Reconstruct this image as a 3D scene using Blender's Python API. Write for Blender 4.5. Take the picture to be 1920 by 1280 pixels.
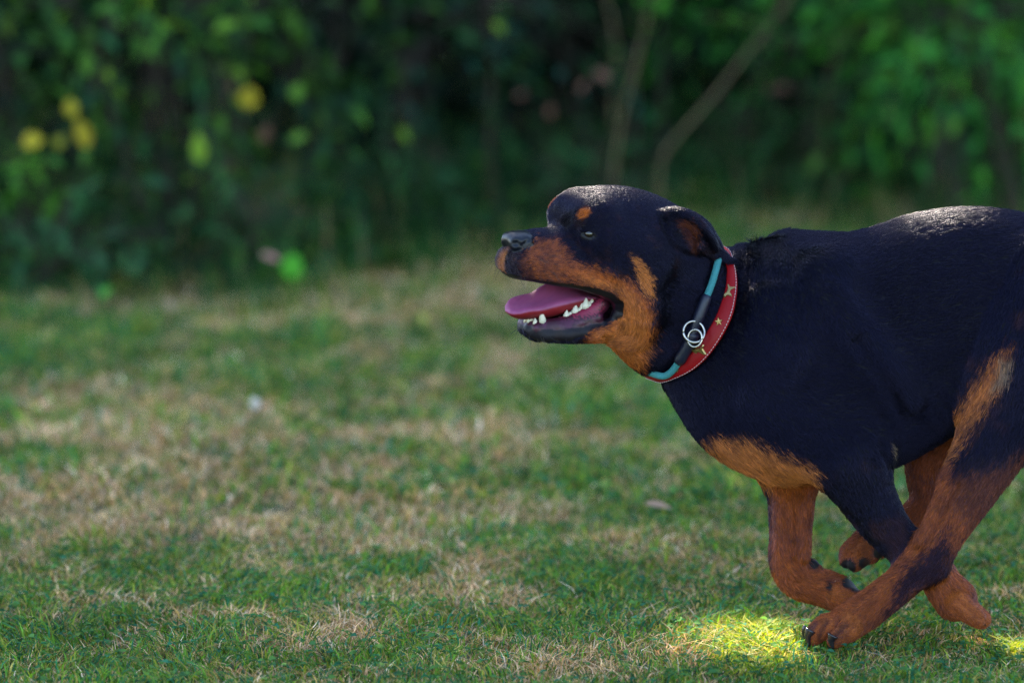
import bpy, math, random
import numpy as np
from mathutils import Vector

rng = np.random.default_rng(7)
random.seed(7)
for o in list(bpy.data.objects):
    bpy.data.objects.remove(o)
scene = bpy.context.scene
COL = scene.collection

# ------------------------------------------------------------------ camera
FPX = 10667.0                      # focal length in pixels of the 1920 px wide photograph
CAM = np.array([0.0, -8.33, 1.52])
PITCH = math.radians(7.37)
cam_data = bpy.data.cameras.new("camera")
cam = bpy.data.objects.new("camera", cam_data)
COL.objects.link(cam)
scene.camera = cam
cam.location = CAM
cam.rotation_euler = (math.pi / 2 - PITCH, 0, 0)
cam_data.sensor_width = 36.0
cam_data.lens = FPX / 1920.0 * 36.0
cam_data.clip_start = 0.1
cam_data.clip_end = 500.0
cam_data.dof.use_dof = True
cam_data.dof.focus_distance = 8.38
cam_data.dof.aperture_fstop = 2.6

# ------------------------------------------------------------------ sky, sun, exposure
SUN_EL = math.radians(42)
SUN_AZ = math.radians(20)          # towards the left of straight behind the dog
SUN = np.array([-math.sin(SUN_AZ) * math.cos(SUN_EL), math.cos(SUN_AZ) * math.cos(SUN_EL), math.sin(SUN_EL)])
world = bpy.data.worlds.new("World")
scene.world = world
world.use_nodes = True
wn = world.node_tree
bg = wn.nodes["Background"]
sky = wn.nodes.new("ShaderNodeTexSky")
sky.sky_type = 'NISHITA'
sky.sun_disc = False
sky.sun_elevation = SUN_EL
sky.sun_rotation = -SUN_AZ
sky.air_density = 1.0
sky.dust_density = 0.6
sky.ozone_density = 0.9
wn.links.new(sky.outputs[0], bg.inputs[0])
bg.inputs[1].default_value = 0.15
sun_d = bpy.data.lights.new("sun", 'SUN')
sun_d.energy = 5.0
sun_d.angle = math.radians(0.5)
sun_d.color = (1.0, 0.88, 0.66)
sun_o = bpy.data.objects.new("sun", sun_d)
COL.objects.link(sun_o)
sun_o.rotation_euler = Vector(SUN).to_track_quat('Z', 'Y').to_euler()
scene.view_settings.view_transform = 'Standard'
scene.view_settings.look = 'None'
scene.view_settings.exposure = 2.3
scene.view_settings.gamma = 1.0
scene.view_settings.use_curve_mapping = False
scene.render.engine = 'CYCLES'
scene.cycles.max_bounces = 6
scene.cycles.transparent_max_bounces = 8
scene.cycles.use_denoising = True
scene.cycles.denoising_prefilter = 'NONE'
scene.cycles.denoising_input_passes = 'RGB_ALBEDO_NORMAL'
scene.cycles.use_adaptive_sampling = False
scene.cycles.sample_clamp_indirect = 4.0

# ------------------------------------------------------------------ geometry of the view
FW = np.array([0.0, math.cos(PITCH), -math.sin(PITCH)])
UP = np.array([0.0, math.sin(PITCH), math.cos(PITCH)])
RT = np.array([1.0, 0.0, 0.0])

def ray(u, v):
    u = np.asarray(u, float)[..., None]; v = np.asarray(v, float)[..., None]
    d = FW + (u - 960) / FPX * RT - (v - 640) / FPX * UP
    return d / np.linalg.norm(d, axis=-1, keepdims=True)

def on_plane(u, v, org, n):
    d = ray(u, v)
    t = np.dot(np.asarray(org) - CAM, n) / (d @ n)
    return CAM + d * t[..., None] if np.ndim(t) else CAM + d * t

def at(u, v, Y):
    return on_plane(u, v, np.array([0, Y, 0.0]), np.array([0, 1.0, 0]))

def on_ground(u, v, z=0.0):
    return on_plane(u, v, np.array([0, 0, z]), np.array([0, 0, 1.0]))

def project(P):
    q = P - CAM
    f = q @ FW
    return 960 + FPX * (q @ RT) / f, 640 - FPX * (q @ UP) / f

# ------------------------------------------------------------------ object helpers
def tag(o, label=None, cat=None, group=None, kind=None):
    if label: o['label'] = label
    if cat: o['category'] = cat
    if group: o['group'] = group
    if kind: o['kind'] = kind
    return o

def mesh_obj(name, verts, faces, mat=None, parent=None, col=None, smooth=True, attrs=None):
    """faces: one array (n,k) or a list of such arrays."""
    me = bpy.data.meshes.new(name)
    verts = np.ascontiguousarray(verts, dtype=np.float32)
    if not isinstance(faces, list):
        faces = [faces]
    faces = [np.asarray(f, dtype=np.int32) for f in faces if len(f)]
    loops = np.concatenate([f.ravel() for f in faces])
    tot = np.concatenate([np.full(len(f), f.shape[1], np.int32) for f in faces])
    start = np.concatenate([[0], np.cumsum(tot)[:-1]]).astype(np.int32)
    me.vertices.add(len(verts)); me.vertices.foreach_set('co', verts.ravel())
    me.loops.add(len(loops)); me.loops.foreach_set('vertex_index', loops)
    me.polygons.add(len(tot)); me.polygons.foreach_set('loop_start', start)
    me.polygons.foreach_set('loop_total', tot)
    me.polygons.foreach_set('use_smooth', np.full(len(tot), smooth))
    me.update(calc_edges=True)
    if col is not None:
        a = me.attributes.new('Col', 'FLOAT_COLOR', 'POINT')
        c = np.ones((len(verts), 4), np.float32); c[:, :3] = col
        a.data.foreach_set('color', c.ravel())
    for k, arr in (attrs or {}).items():
        a = me.attributes.new(k, 'FLOAT', 'POINT')
        a.data.foreach_set('value', np.asarray(arr, np.float32))
    me.validate()
    o = bpy.data.objects.new(name, me)
    if mat: me.materials.append(mat)
    COL.objects.link(o)
    if parent: o.parent = parent
    return o

def empty(name, loc=(0, 0, 0)):
    o = bpy.data.objects.new(name, None)
    o.location = loc
    COL.objects.link(o)
    return o

def parent_keep(o, p):
    o.parent = p
    o.matrix_parent_inverse = p.matrix_world.inverted()

def vnoise(P, scale, seed=0):
    """smooth value noise in -1..1, P (n,3)"""
    q = P / scale + seed * 17.13
    i = np.floor(q).astype(np.int64); f = q - i
    f = f * f * (3 - 2 * f)
    def h(ix, iy, iz):
        n = (ix * 374761393 + iy * 668265263 + iz * 2147483647 + seed * 974711) & 0xFFFFFFFF
        n = ((n ^ (n >> 13)) * 1274126177) & 0xFFFFFFFF
        return ((n ^ (n >> 16)) & 0xFFFF) / 32767.5 - 1
    r = 0
    for a in (0, 1):
        for b in (0, 1):
            for c in (0, 1):
                w = (f[:, 0] if a else 1 - f[:, 0]) * (f[:, 1] if b else 1 - f[:, 1]) * (f[:, 2] if c else 1 - f[:, 2])
                r = r + w * h(i[:, 0] + a, i[:, 1] + b, i[:, 2] + c)
    return r

def sstep(x, a, b):
    t = np.clip((x - a) / (b - a), 0, 1)
    return t * t * (3 - 2 * t)

# ------------------------------------------------------------------ materials
def new_mat(name):
    m = bpy.data.materials.new(name); m.use_nodes = True
    return m, m.node_tree, m.node_tree.nodes["Principled BSDF"]

def simple_mat(name, col, rough=0.5, metal=0.0, spec=0.5, bump=0.0, bscale=300, var=0.0, coat=0.0, sss=0.0):
    m, nt, b = new_mat(name)
    b.inputs['Base Color'].default_value = (*col, 1)
    b.inputs['Roughness'].default_value = rough
    b.inputs['Metallic'].default_value = metal
    b.inputs['Specular IOR Level'].default_value = spec
    b.inputs['Coat Weight'].default_value = coat
    if sss:
        b.inputs['Subsurface Weight'].default_value = sss
        b.inputs['Subsurface Radius'].default_value = (0.01, 0.004, 0.002)
        b.inputs['Subsurface Scale'].default_value = 0.5
    tc = nt.nodes.new("ShaderNodeTexCoord")
    nz = nt.nodes.new("ShaderNodeTexNoise"); nz.inputs['Scale'].default_value = bscale
    nz.inputs['Detail'].default_value = 4
    nt.links.new(tc.outputs['Object'], nz.inputs['Vector'])
    if bump:
        bp = nt.nodes.new("ShaderNodeBump"); bp.inputs['Strength'].default_value = bump
        bp.inputs['Distance'].default_value = 0.002
        nt.links.new(nz.outputs['Fac'], bp.inputs['Height'])
        nt.links.new(bp.outputs[0], b.inputs['Normal'])
    if var:
        mx = nt.nodes.new("ShaderNodeMix"); mx.data_type = 'RGBA'; mx.blend_type = 'MULTIPLY'
        mx.inputs[6].default_value = (*col, 1)
        cr = nt.nodes.new("ShaderNodeMapRange")
        cr.inputs[1].default_value = 0.3; cr.inputs[2].default_value = 0.7
        cr.inputs[3].default_value = 1 - var; cr.inputs[4].default_value = 1 + var
        nt.links.new(nz.outputs['Fac'], cr.inputs[0])
        nt.links.new(cr.outputs[0], mx.inputs[7])
        mx.inputs[0].default_value = 1
        nt.links.new(mx.outputs[2], b.inputs['Base Color'])
    return m

def leafy_mat(name, rough=0.45, trans=0.35, spec=0.4):
    """reads the colour each leaf or blade carries; thin, so light passes through"""
    m, nt, b = new_mat(name)
    at_ = nt.nodes.new("ShaderNodeAttribute"); at_.attribute_name = 'Col'
    nt.links.new(at_.outputs['Color'], b.inputs['Base Color'])
    b.inputs['Roughness'].default_value = rough
    b.inputs['Specular IOR Level'].default_value = spec
    tr = nt.nodes.new("ShaderNodeBsdfTranslucent")
    hs = nt.nodes.new("ShaderNodeHueSaturation"); hs.inputs['Hue'].default_value = 0.485
    hs.inputs['Saturation'].default_value = 1.1; hs.inputs['Value'].default_value = 1.5
    nt.links.new(at_.outputs['Color'], hs.inputs['Color'])
    nt.links.new(hs.outputs[0], tr.inputs[0])
    mx = nt.nodes.new("ShaderNodeMixShader"); mx.inputs[0].default_value = trans
    out = nt.nodes["Material Output"]
    nt.links.new(b.outputs[0], mx.inputs[1]); nt.links.new(tr.outputs[0], mx.inputs[2])
    nt.links.new(mx.outputs[0], out.inputs[0])
    return m
NHAIR=320000
# =================================================================== GROUND
m_soil, nt, b = new_mat("lawn_soil")
tc = nt.nodes.new("ShaderNodeTexCoord")
n1 = nt.nodes.new("ShaderNodeTexNoise"); n1.inputs['Scale'].default_value = 1.6; n1.inputs['Detail'].default_value = 8; n1.inputs['Roughness'].default_value = .65
n2 = nt.nodes.new("ShaderNodeTexNoise"); n2.inputs['Scale'].default_value = 38; n2.inputs['Detail'].default_value = 6
r1 = nt.nodes.new("ShaderNodeValToRGB")
r1.color_ramp.elements[0].position = .38; r1.color_ramp.elements[0].color = (0.025, 0.045, 0.016, 1)
r1.color_ramp.elements[1].position = .66; r1.color_ramp.elements[1].color = (0.085, 0.085, 0.030, 1)
mx = nt.nodes.new("ShaderNodeMix"); mx.data_type = 'RGBA'; mx.blend_type = 'MULTIPLY'; mx.inputs[0].default_value = .8
r2 = nt.nodes.new("ShaderNodeMapRange"); r2.inputs[1].default_value = .3; r2.inputs[2].default_value = .7; r2.inputs[3].default_value = .4; r2.inputs[4].default_value = 1.4
nt.links.new(tc.outputs['Object'], n1.inputs['Vector']); nt.links.new(tc.outputs['Object'], n2.inputs['Vector'])
nt.links.new(n1.outputs['Fac'], r1.inputs[0]); nt.links.new(r1.outputs[0], mx.inputs[6])
nt.links.new(n2.outputs['Fac'], r2.inputs[0]); nt.links.new(r2.outputs[0], mx.inputs[7])
nt.links.new(mx.outputs[2], b.inputs['Base Color']); b.inputs['Roughness'].default_value = .95
bp = nt.nodes.new("ShaderNodeBump"); bp.inputs['Strength'].default_value = .8; bp.inputs['Distance'].default_value = .02
nt.links.new(n2.outputs['Fac'], bp.inputs['Height']); nt.links.new(bp.outputs[0], b.inputs['Normal'])

def ground_z(x, y):
    """gentle swells of the lawn, flat where the dog runs"""
    P = np.stack([x, y, np.zeros_like(x)], 1)
    w = sstep(np.hypot(x - .6, (y - 0)) , .5, 1.6)
    return (vnoise(P, 1.3, 11) * .018 + vnoise(P, .45, 12) * .006) * w - .012
ax_ = np.concatenate([np.linspace(-300, -6, 14), np.arange(-5, 5.01, .12), np.linspace(6, 300, 14)])
ay_ = np.concatenate([np.linspace(-200, -10, 8), np.arange(-9, 12.01, .12), np.linspace(13, 400, 16)])
X, Y = np.meshgrid(ax_, ay_, indexing='ij')
gv = np.stack([X.ravel(), Y.ravel(), ground_z(X.ravel(), Y.ravel())], 1)
i, j = np.meshgrid(np.arange(len(ax_) - 1), np.arange(len(ay_) - 1), indexing='ij')
i = i.ravel(); j = j.ravel(); ny_ = len(ay_)
g = mesh_obj('ground', gv, np.stack([i * ny_ + j, (i + 1) * ny_ + j, (i + 1) * ny_ + j + 1, i * ny_ + j + 1], 1), m_soil)
g['kind'] = 'structure'

# dry patches of the mown lawn, where they lie in the photograph (u, v, half width, half height, amount)
DRY = [(120, 790, 300, 75, 1.35), (400, 850, 360, 50, .8), (250, 975, 460, 55, 1.4), (620, 930, 330, 35, .9), (60, 1010, 220, 40, 1.0), (760, 985, 260, 28, .8), (950, 1010, 260, 28, .7),
       (430, 1060, 200, 25, .5), (700, 1130, 170, 35, .9), (870, 1075, 160, 30, .6), (1000, 1200, 300, 60, .8), (1180, 1060, 300, 35, .8), (950, 850, 360, 50, .9), (620, 780, 330, 35, .4),
       (330, 590, 320, 34, 1.2), (650, 600, 350, 60, 1.0), (800, 490, 200, 60, 1.2), (1050, 560, 260, 50, .8), (1400, 430, 300, 40, 1.0), (1750, 370, 260, 50, 1.1), (1600, 320, 300, 40, .8), (1100, 640, 200, 40, .5), (700, 680, 260, 40, .5),
       (150, 1180, 150, 30, .4), (1250, 1120, 160, 30, .6), (1650, 1230, 260, 30, .6), (1500, 950, 200, 25, .3), (550, 1215, 160, 22, .5), (330, 1120, 90, 20, .3), (1870, 1140, 120, 25, .4), (480, 700, 200, 30, .3)]
def dryness(x, y):
    P = np.stack([x, y, ground_z(x, y)], 1)
    u, v = project(P)
    u = u + vnoise(P, .3, 21) * 90; v = v + vnoise(P, .30, 22) * 34 + vnoise(P, .1, 29) * 12
    a = np.zeros(len(x))
    for (cu, cv, su, sv, w) in DRY:
        a = a + w * np.exp(-((u - cu) / su) ** 2 * .9 - ((v - cv) / sv) ** 2 * .9)
    a = a * .55 + vnoise(P, .5, 23) * .20 + vnoise(P, .13, 24) * .34 + vnoise(P, .045, 28) * .26 + .05
    return a

def blades(name, N, ymin, ymax, h0, h1, w0, w1, kind, seed, lean=.5, dryfn=None, xw=1.25, base_z=0):
    r = np.random.default_rng(seed)
    y = ymin + (ymax - ymin) * r.random(N) ** 1.0
    half = ((y + 8.33) * .09 + .35) * xw
    x = (r.random(N) * 2 - 1) * half
    if dryfn is not None:
        keep = dryfn(x, y, r); x = x[keep]; y = y[keep]; N = len(x)
    z = ground_z(x, y) - .002 + base_z
    P = np.stack([x, y, z], 1)
    far = 1 + np.clip(y, 0, 6) * .16
    cl = vnoise(P, .10, seed + 1) * .5 + vnoise(P, .04, seed + 2) * .5
    h = (h0 + (h1 - h0) * r.random(N) ** 1.6) * (1 + .9 * cl)
    w = (w0 + (w1 - w0) * r.random(N)) * far
    a = r.random(N) * 2 * np.pi
    side = np.stack([np.cos(a), np.sin(a), 0 * a], 1)
    a2 = r.random(N) * 2 * np.pi
    ln = np.stack([np.cos(a2), np.sin(a2), 0 * a], 1) * (lean * h * r.uniform(.2, 1.6, N))[:, None] + np.stack([vnoise(P, .08, seed + 5), vnoise(P, .08, seed + 6), 0 * a], 1) * (h * .6)[:, None]
    upv = np.stack([0 * a, 0 * a, h], 1)
    B0 = P - side * w[:, None] * .5; B1 = P + side * w[:, None] * .5
    M = P + ln * .35 + upv * .6
    M0 = M - side * w[:, None] * .42; M1 = M + side * w[:, None] * .42
    Tt = P + ln * 1.15 + upv * .92
    V_ = np.stack([B0, B1, M1, M0, Tt], 1).reshape(-1, 3)
    k = np.arange(N) * 5
    q = np.stack([k, k + 1, k + 2, k + 3], 1); t = np.stack([k + 3, k + 2, k + 4], 1)
    return V_, q, t, P, r, N

def colour_mix(cands, wts, r, N, P, jit=.25):
    c = np.array(cands)[r.choice(len(cands), N, p=np.array(wts) / sum(wts))]
    return c * (1 + r.normal(0, jit, N))[:, None].clip(.35, 1.9) * (1 + vnoise(P, .25, 41) * .18)[:, None]

m_grass = leafy_mat("grass_blade", .7, .35, .08)
m_dry = leafy_mat("dry_blade", .8, .2, .1)
GREEN = [(0.080, 0.180, 0.026), (0.125, 0.250, 0.030), (0.035, 0.155, 0.075), (0.23, 0.26, 0.035), (0.40, 0.31, 0.09)]
DRYC = [(0.62, 0.37, 0.17), (0.70, 0.46, 0.25), (0.36, 0.18, 0.07), (0.50, 0.31, 0.08), (0.80, 0.60, 0.40)]
def fn_green(x, y, r): return r.random(len(x)) > sstep(dryness(x, y), .22, .75) * .82
def fn_dry(x, y, r): return r.random(len(x)) < .50 + sstep(dryness(x, y), .05, .60) * .50
for (nm, lab, y0, y1, N, hs, ws) in (('grass', 'short green lawn grass', -1.0, 1.3, 170000, (.009, .032), (.0016, .0036)), ('grass', 'green grass further back', 1.3, 6.6, 190000, (.014, .045), (.0028, .0052))):
    V_, q, t, P, r, n = blades(nm, N, y0, y1, *hs, *ws, 'g', 51 if y0 < 0 else 52, .7, fn_green)
    c = np.repeat(colour_mix(GREEN, (3, 3, 3, 2, 1), r, n, P, .42), 5, 0)
    o = mesh_obj(nm, V_, [q, t], m_grass, None, c, True); o['kind'] = 'stuff'
for (nm, y0, y1, N, hs, ws) in (('dry_grass', -1.0, 1.3, 150000, (.008, .024), (.0012, .0026)), ('dry_grass', 1.3, 6.6, 180000, (.010, .032), (.0022, .0042))):
    V_, q, t, P, r, n = blades(nm, N, y0, y1, *hs, *ws, 'd', 61 if y0 < 0 else 62, 1.5, fn_dry)
    c = np.repeat(colour_mix(DRYC, (3, 3, 2, 2, 1), r, n, P, .38), 5, 0)
    o = mesh_obj(nm, V_, [q, t], m_dry, None, c, True); o['kind'] = 'stuff'

def leaf_cards(P, D, Nrm, L, W, fold=.18, curl=.15):
    """leaves: base at P, pointing D, face normal Nrm, length L, width W; 6 vertices each, pointed oval"""
    S = np.cross(D, Nrm); S /= np.maximum(np.linalg.norm(S, axis=1), 1e-6)[:, None]
    Nn = np.cross(S, D)
    L = L[:, None]; W = W[:, None]
    a = P
    l1 = P + D * L * .33 - S * W * .46 + Nn * W * fold
    r1 = P + D * L * .33 + S * W * .46 + Nn * W * fold
    l2 = P + D * L * .68 - S * W * .38 + Nn * (W * fold - L * curl * .4)
    r2 = P + D * L * .68 + S * W * .38 + Nn * (W * fold - L * curl * .4)
    c1 = P + D * L * .5 - Nn * L * curl * .12
    tip = P + D * L - Nn * L * curl
    V_ = np.stack([a, l1, l2, tip, r2, r1, c1], 1).reshape(-1, 3)
    k = np.arange(len(P)) * 7
    t = np.concatenate([np.stack([k, k + 5, k + 6], 1), np.stack([k, k + 6, k + 1], 1)])
    q = np.concatenate([np.stack([k + 6, k + 5, k + 4, k + 3], 1), np.stack([k + 1, k + 6, k + 3, k + 2], 1)])
    return V_, q, t

# coarser turf on either side of what the photograph frames, and behind the camera's foot
for nm, N, sd, cols, cw, mt in (('grass', 230000, 91, GREEN, (3, 3, 2, 2, 1), m_grass), ('dry_grass', 70000, 92, DRYC, (3, 3, 2, 2, 1), m_dry)):
    r = np.random.default_rng(sd)
    x = r.uniform(-4.6, 5.2, N); y = r.uniform(-3.2, 10.5, N)
    core = (np.abs(x) < ((y + 8.33) * .09 + .35) * 1.2) & (y > -.98) & (y < 6.55)
    k = ~core & ((vnoise(np.stack([x, y, 0 * x], 1), .4, 93) > -.3) | (nm == 'grass')); x = x[k]; y = y[k]; n = len(x)
    P = np.stack([x, y, ground_z(x, y) - .003], 1)
    h = r.uniform(.015, .05, n); w = r.uniform(.006, .012, n); a = r.random(n) * 6.283
    side = np.stack([np.cos(a), np.sin(a), 0 * a], 1); ln = np.stack([r.normal(0, .7, n), r.normal(0, .7, n), 0 * a], 1) * h[:, None]
    V_ = np.stack([P - side * w[:, None] * .5, P + side * w[:, None] * .5, P + ln + np.stack([0 * h, 0 * h, h], 1)], 1).reshape(-1, 3)
    o = mesh_obj(nm, V_, np.arange(3 * n).reshape(-1, 3), mt, None, np.repeat(colour_mix(cols, cw, r, n, P, .3), 3, 0)); o['kind'] = 'stuff'

# clover and broad weeds in the turf
def rosettes(N, y0, y1, seed, L0, L1):
    r = np.random.default_rng(seed)
    y = r.uniform(y0, y1, N); N = len(y); x = (r.random(N) * 2 - 1) * ((y + 8.33) * .09 + .35) * 1.2
    k = dryness(x, y) < .45 + r.normal(0, .1, N); x = x[k]; y = y[k]
    P = np.stack([x, y, ground_z(x, y) + r.uniform(.008, .030, len(x))], 1)
    P = np.repeat(P, 3, 0) ; n = len(P)
    a = r.random(n) * 6.283
    D = np.stack([np.cos(a), np.sin(a), r.uniform(-.15, .35, n)], 1); D /= np.linalg.norm(D, axis=1)[:, None]
    Nr = np.stack([r.normal(0, .3, n), r.normal(0, .3, n), np.ones(n)], 1)
    L = r.uniform(L0, L1, n); return leaf_cards(P, D, Nr, L, L * .75), P, r, n
for y0, y1, N, sd, l0, l1 in ((-1, 1.3, 8500, 71, .006, .014), (1.3, 6.3, 12000, 72, .010, .022)):
    (V_, q, t), P, r, n = rosettes(N, y0, y1, sd, l0, l1)
    c = np.repeat(colour_mix([(0.055, 0.15, 0.045), (0.09, 0.20, 0.045), (0.035, 0.14, 0.07), (0.15, .23, .05)], (3, 3, 2, 1), r, n, P), 7, 0)
    o = mesh_obj('clover', V_, [q, t], m_grass, None, c, True); o['kind'] = 'stuff'

# yellow green grass tufts, with the brightness of the sun patches put into their colour
def tuft_(label, u, v, rx, ry, N, seed):
    r = np.random.default_rng(seed); c = on_ground(u, v)
    a = r.random(N) * 6.283; k = np.sqrt(r.random(N)) * (1 + .25 * np.sin(a * 3 + 1) + .15 * np.sin(a * 5))
    x = np.cos(a) * rx * k; y = np.sin(a) * ry * k
    z = ground_z(c[0] + x, c[1] + y) - .004
    P = np.stack([x, y, z], 1)
    h = r.uniform(.012, .038, N) * (1.15 - k * .45); w = r.uniform(.0022, .0048, N)
    b_ = r.random(N) * 6.283; side = np.stack([np.cos(b_), np.sin(b_), 0 * b_], 1)
    ln = np.stack([r.normal(0, .8, N), r.normal(0, .8, N), 0 * a], 1) * (h * .9)[:, None]
    upv = np.stack([0 * a, 0 * a, h], 1); M = P + ln * .4 + upv * .62
    V_ = np.stack([P - side * w[:, None] * .5, P + side * w[:, None] * .5, M + side * w[:, None] * .45, M - side * w[:, None] * .45, P + ln * 1.2 + upv * .85], 1).reshape(-1, 3)
    k5 = np.arange(N) * 5
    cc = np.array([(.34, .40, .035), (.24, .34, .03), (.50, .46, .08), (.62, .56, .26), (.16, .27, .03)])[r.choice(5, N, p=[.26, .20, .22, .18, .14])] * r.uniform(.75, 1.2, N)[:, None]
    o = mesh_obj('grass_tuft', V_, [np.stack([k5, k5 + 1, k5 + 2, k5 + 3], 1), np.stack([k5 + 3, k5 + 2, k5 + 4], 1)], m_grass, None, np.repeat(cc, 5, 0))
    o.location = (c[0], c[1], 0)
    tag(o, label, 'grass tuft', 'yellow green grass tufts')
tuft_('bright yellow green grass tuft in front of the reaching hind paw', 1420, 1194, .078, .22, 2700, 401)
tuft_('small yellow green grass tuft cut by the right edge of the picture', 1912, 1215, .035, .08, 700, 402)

# =================================================================== THE WOOD EDGE
m_leaf = leafy_mat("shrub_leaf", .6, .35, .15)
m_bark = simple_mat("bark", (0.035, 0.025, 0.015), .9, bump=.6, bscale=60, var=.35)
m_palebark = simple_mat("pale_bark", (0.14, 0.105, 0.045), .85, bump=.5, bscale=60, var=.3)

def stem_mesh(paths):
    return merge_([tube_(p, r, 7) for p, r in paths])
def tube_(P, R, seg):
    P = np.asarray(P, float); R = np.asarray(R, float)
    T = np.gradient(P, axis=0); T /= np.maximum(np.linalg.norm(T, axis=1), 1e-9)[:, None]
    A = np.cross(T, np.array([.3, .9, .15])); A /= np.maximum(np.linalg.norm(A, axis=1), 1e-6)[:, None]; B = np.cross(T, A)
    an = np.linspace(0, 2 * np.pi, seg, endpoint=False)
    V_ = (P[:, None] + R[:, None, None] * (np.cos(an)[None, :, None] * A[:, None] + np.sin(an)[None, :, None] * B[:, None])).reshape(-1, 3)
    n = len(P); i = np.arange(n - 1)[:, None] * seg; j = np.arange(seg)[None]; j2 = (j + 1) % seg
    return V_, np.stack([i + j, i + j2, i + seg + j2, i + seg + j], -1).reshape(-1, 4)
def merge_(parts):
    vs, q, off = [], [], 0
    for a, b in parts:
        vs.append(a); q.append(b + off); off += len(a)
    return np.vstack(vs), np.concatenate(q)

HOLES = []     # openings in the tree crowns: (point on the ray to the sun, radius)
def sun_open(P, grow=0.0):
    keep = np.ones(len(P), bool)
    for c, rad in HOLES:
        d = P - c
        t = d @ SUN
        e = np.linalg.norm(d - t[:, None] * SUN, axis=1)
        keep &= e > rad + grow
    return keep

def shrub(name, label, cat, cx, cy, rx, ry, z0, z1, ntw, leaves, size, cols, seed, group=None, aspect=.42, hang=.35, stems=6, holes=False, mat=None, bark=None, colw=None):
    """stems from the ground, twigs through the crown's volume, leaves along every twig"""
    r = np.random.default_rng(seed)
    root = empty(name, (cx, cy, 0)); tag(root, label, cat, group)
    paths = []
    tips = []
    for s in range(stems):
        a = r.random() * 6.283; k = r.uniform(.2, .75)
        e = np.array([math.cos(a) * rx * k, math.sin(a) * ry * k, z0 + (z1 - z0) * r.uniform(.55, .95)])
        b_ = np.array([math.cos(a + 1) * rx * .5 + r.normal(0, .05), math.sin(a + 1) * ry * .4, -.03])
        t = np.linspace(0, 1, 7)[:, None]
        p = b_ * (1 - t) + e * t + np.array([0, 0, .12]) * np.sin(t * 3.14) * (z1) + r.normal(0, .012, (7, 3)) * (t > 0)
        rr = np.linspace(.008, .002, 7) * (z1 ** .7) * .9
        paths.append((p, rr)); tips += [p[3], p[4], p[5], p[6]]
    tips = np.array(tips)
    # twig bases spread through the crown, clumped
    c = r.normal(0, 1, (ntw, 3)); c /= np.linalg.norm(c, axis=1)[:, None]; c *= (r.random(ntw) ** .45)[:, None]
    C = np.stack([c[:, 0] * rx, c[:, 1] * ry, (z0 + z1) / 2 + c[:, 2] * (z1 - z0) / 2], 1)
    kk = vnoise(C + [cx, cy, 0], .20 * max(1, z1 / 1.5), seed) > (-.02 if cy < 7 else -.3)
    C = C[kk]
    outd = C - np.array([0, 0, z0 + (z1 - z0) * .35]); outd /= np.maximum(np.linalg.norm(outd, axis=1), .01)[:, None]
    n = len(C)
    tl = r.uniform(.10, .26, n) * max(1, z1 ** .5)
    td = outd + r.normal(0, .45, (n, 3)); td[:, 2] -= hang * r.random(n); td /= np.linalg.norm(td, axis=1)[:, None]
    for q in range(0, n, max(1, n // 60)):
        b0 = tips[np.argmin(((tips - C[q]) ** 2).sum(1))]
        t = np.linspace(0, 1, 5)[:, None]
        p = b0 * (1 - t) + (C[q] + td[q] * tl[q]) * t + np.array([0, 0, .03]) * np.sin(t * 3.14)
        paths.append((p, np.linspace(.003, .001, 5) * max(1, z1 ** .5)))
    sv, sq = merge_([tube_(p, rr, 6) for p, rr in paths])
    st = mesh_obj('stems', sv, sq, bark or m_bark, root)
    m = leaves
    s = (np.arange(m)[None] + r.random((n, m))) / m
    P = C[:, None] + td[:, None] * (tl[:, None] * s)[..., None]
    P[..., 2] -= (s ** 2) * tl[:, None] * hang
    P = P.reshape(-1, 3) + r.normal(0, .008, (n * m, 3))
    base = np.repeat(td, m, 0)
    D = base * .6 + r.normal(0, .55, (n * m, 3)); D[:, 2] -= hang * .6; D /= np.linalg.norm(D, axis=1)[:, None]
    Nr = np.stack([r.normal(0, .45, n * m), r.normal(-.15, .45, n * m), np.ones(n * m)], 1)
    wp = P + [cx, cy, 0]
    keep = wp[:, 2] > .015
    if holes: keep &= sun_open(wp)
    P = P[keep]; D = D[keep]; Nr = Nr[keep]; wp = wp[keep]; N = len(P)
    L = size * r.uniform(.55, 1.25, N)
    V_, q, t = leaf_cards(P, D, Nr, L, L * aspect * r.uniform(.8, 1.25, N))
    w = np.array(colw if colw else [1] * len(cols), float); w /= w.sum()
    cc = np.array(cols)[r.choice(len(cols), N, p=w)] * (1 + r.normal(0, .22, N)).clip(.4, 1.8)[:, None] * (1 + vnoise(wp, .22, seed + 3) * .55)[:, None]
    fo = mesh_obj('foliage', V_, [q, t], mat or m_leaf, root, np.repeat(cc, 7, 0).clip(.002, .9), True)
    return root

DG = [(0.014, 0.046, 0.012), (0.022, 0.064, 0.014), (0.010, 0.036, 0.015)]
MG = [(0.040, 0.120, 0.020), (0.065, 0.16, 0.020), (0.022, 0.090, 0.026)]
YG = [(0.14, 0.24, 0.018), (0.07, 0.17, 0.02), (0.04, 0.12, 0.02)]
BG = [(0.034, 0.17, 0.022), (0.024, 0.12, 0.020), (0.065, 0.23, 0.022)]
SHADE_G = [(0.004, 0.012, 0.004), (0.007, 0.020, 0.005), (0.003, 0.009, 0.005)]  # near-black leaves: the shade inside the wood is put into their colour
def X_(u, Y, z=0.25):
    """x at which something at depth Y is seen at column u"""
    d = Y + 8.33
    return (u - 960) / FPX * (d * math.cos(PITCH) + (1.52 - z) * math.sin(PITCH))

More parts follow.
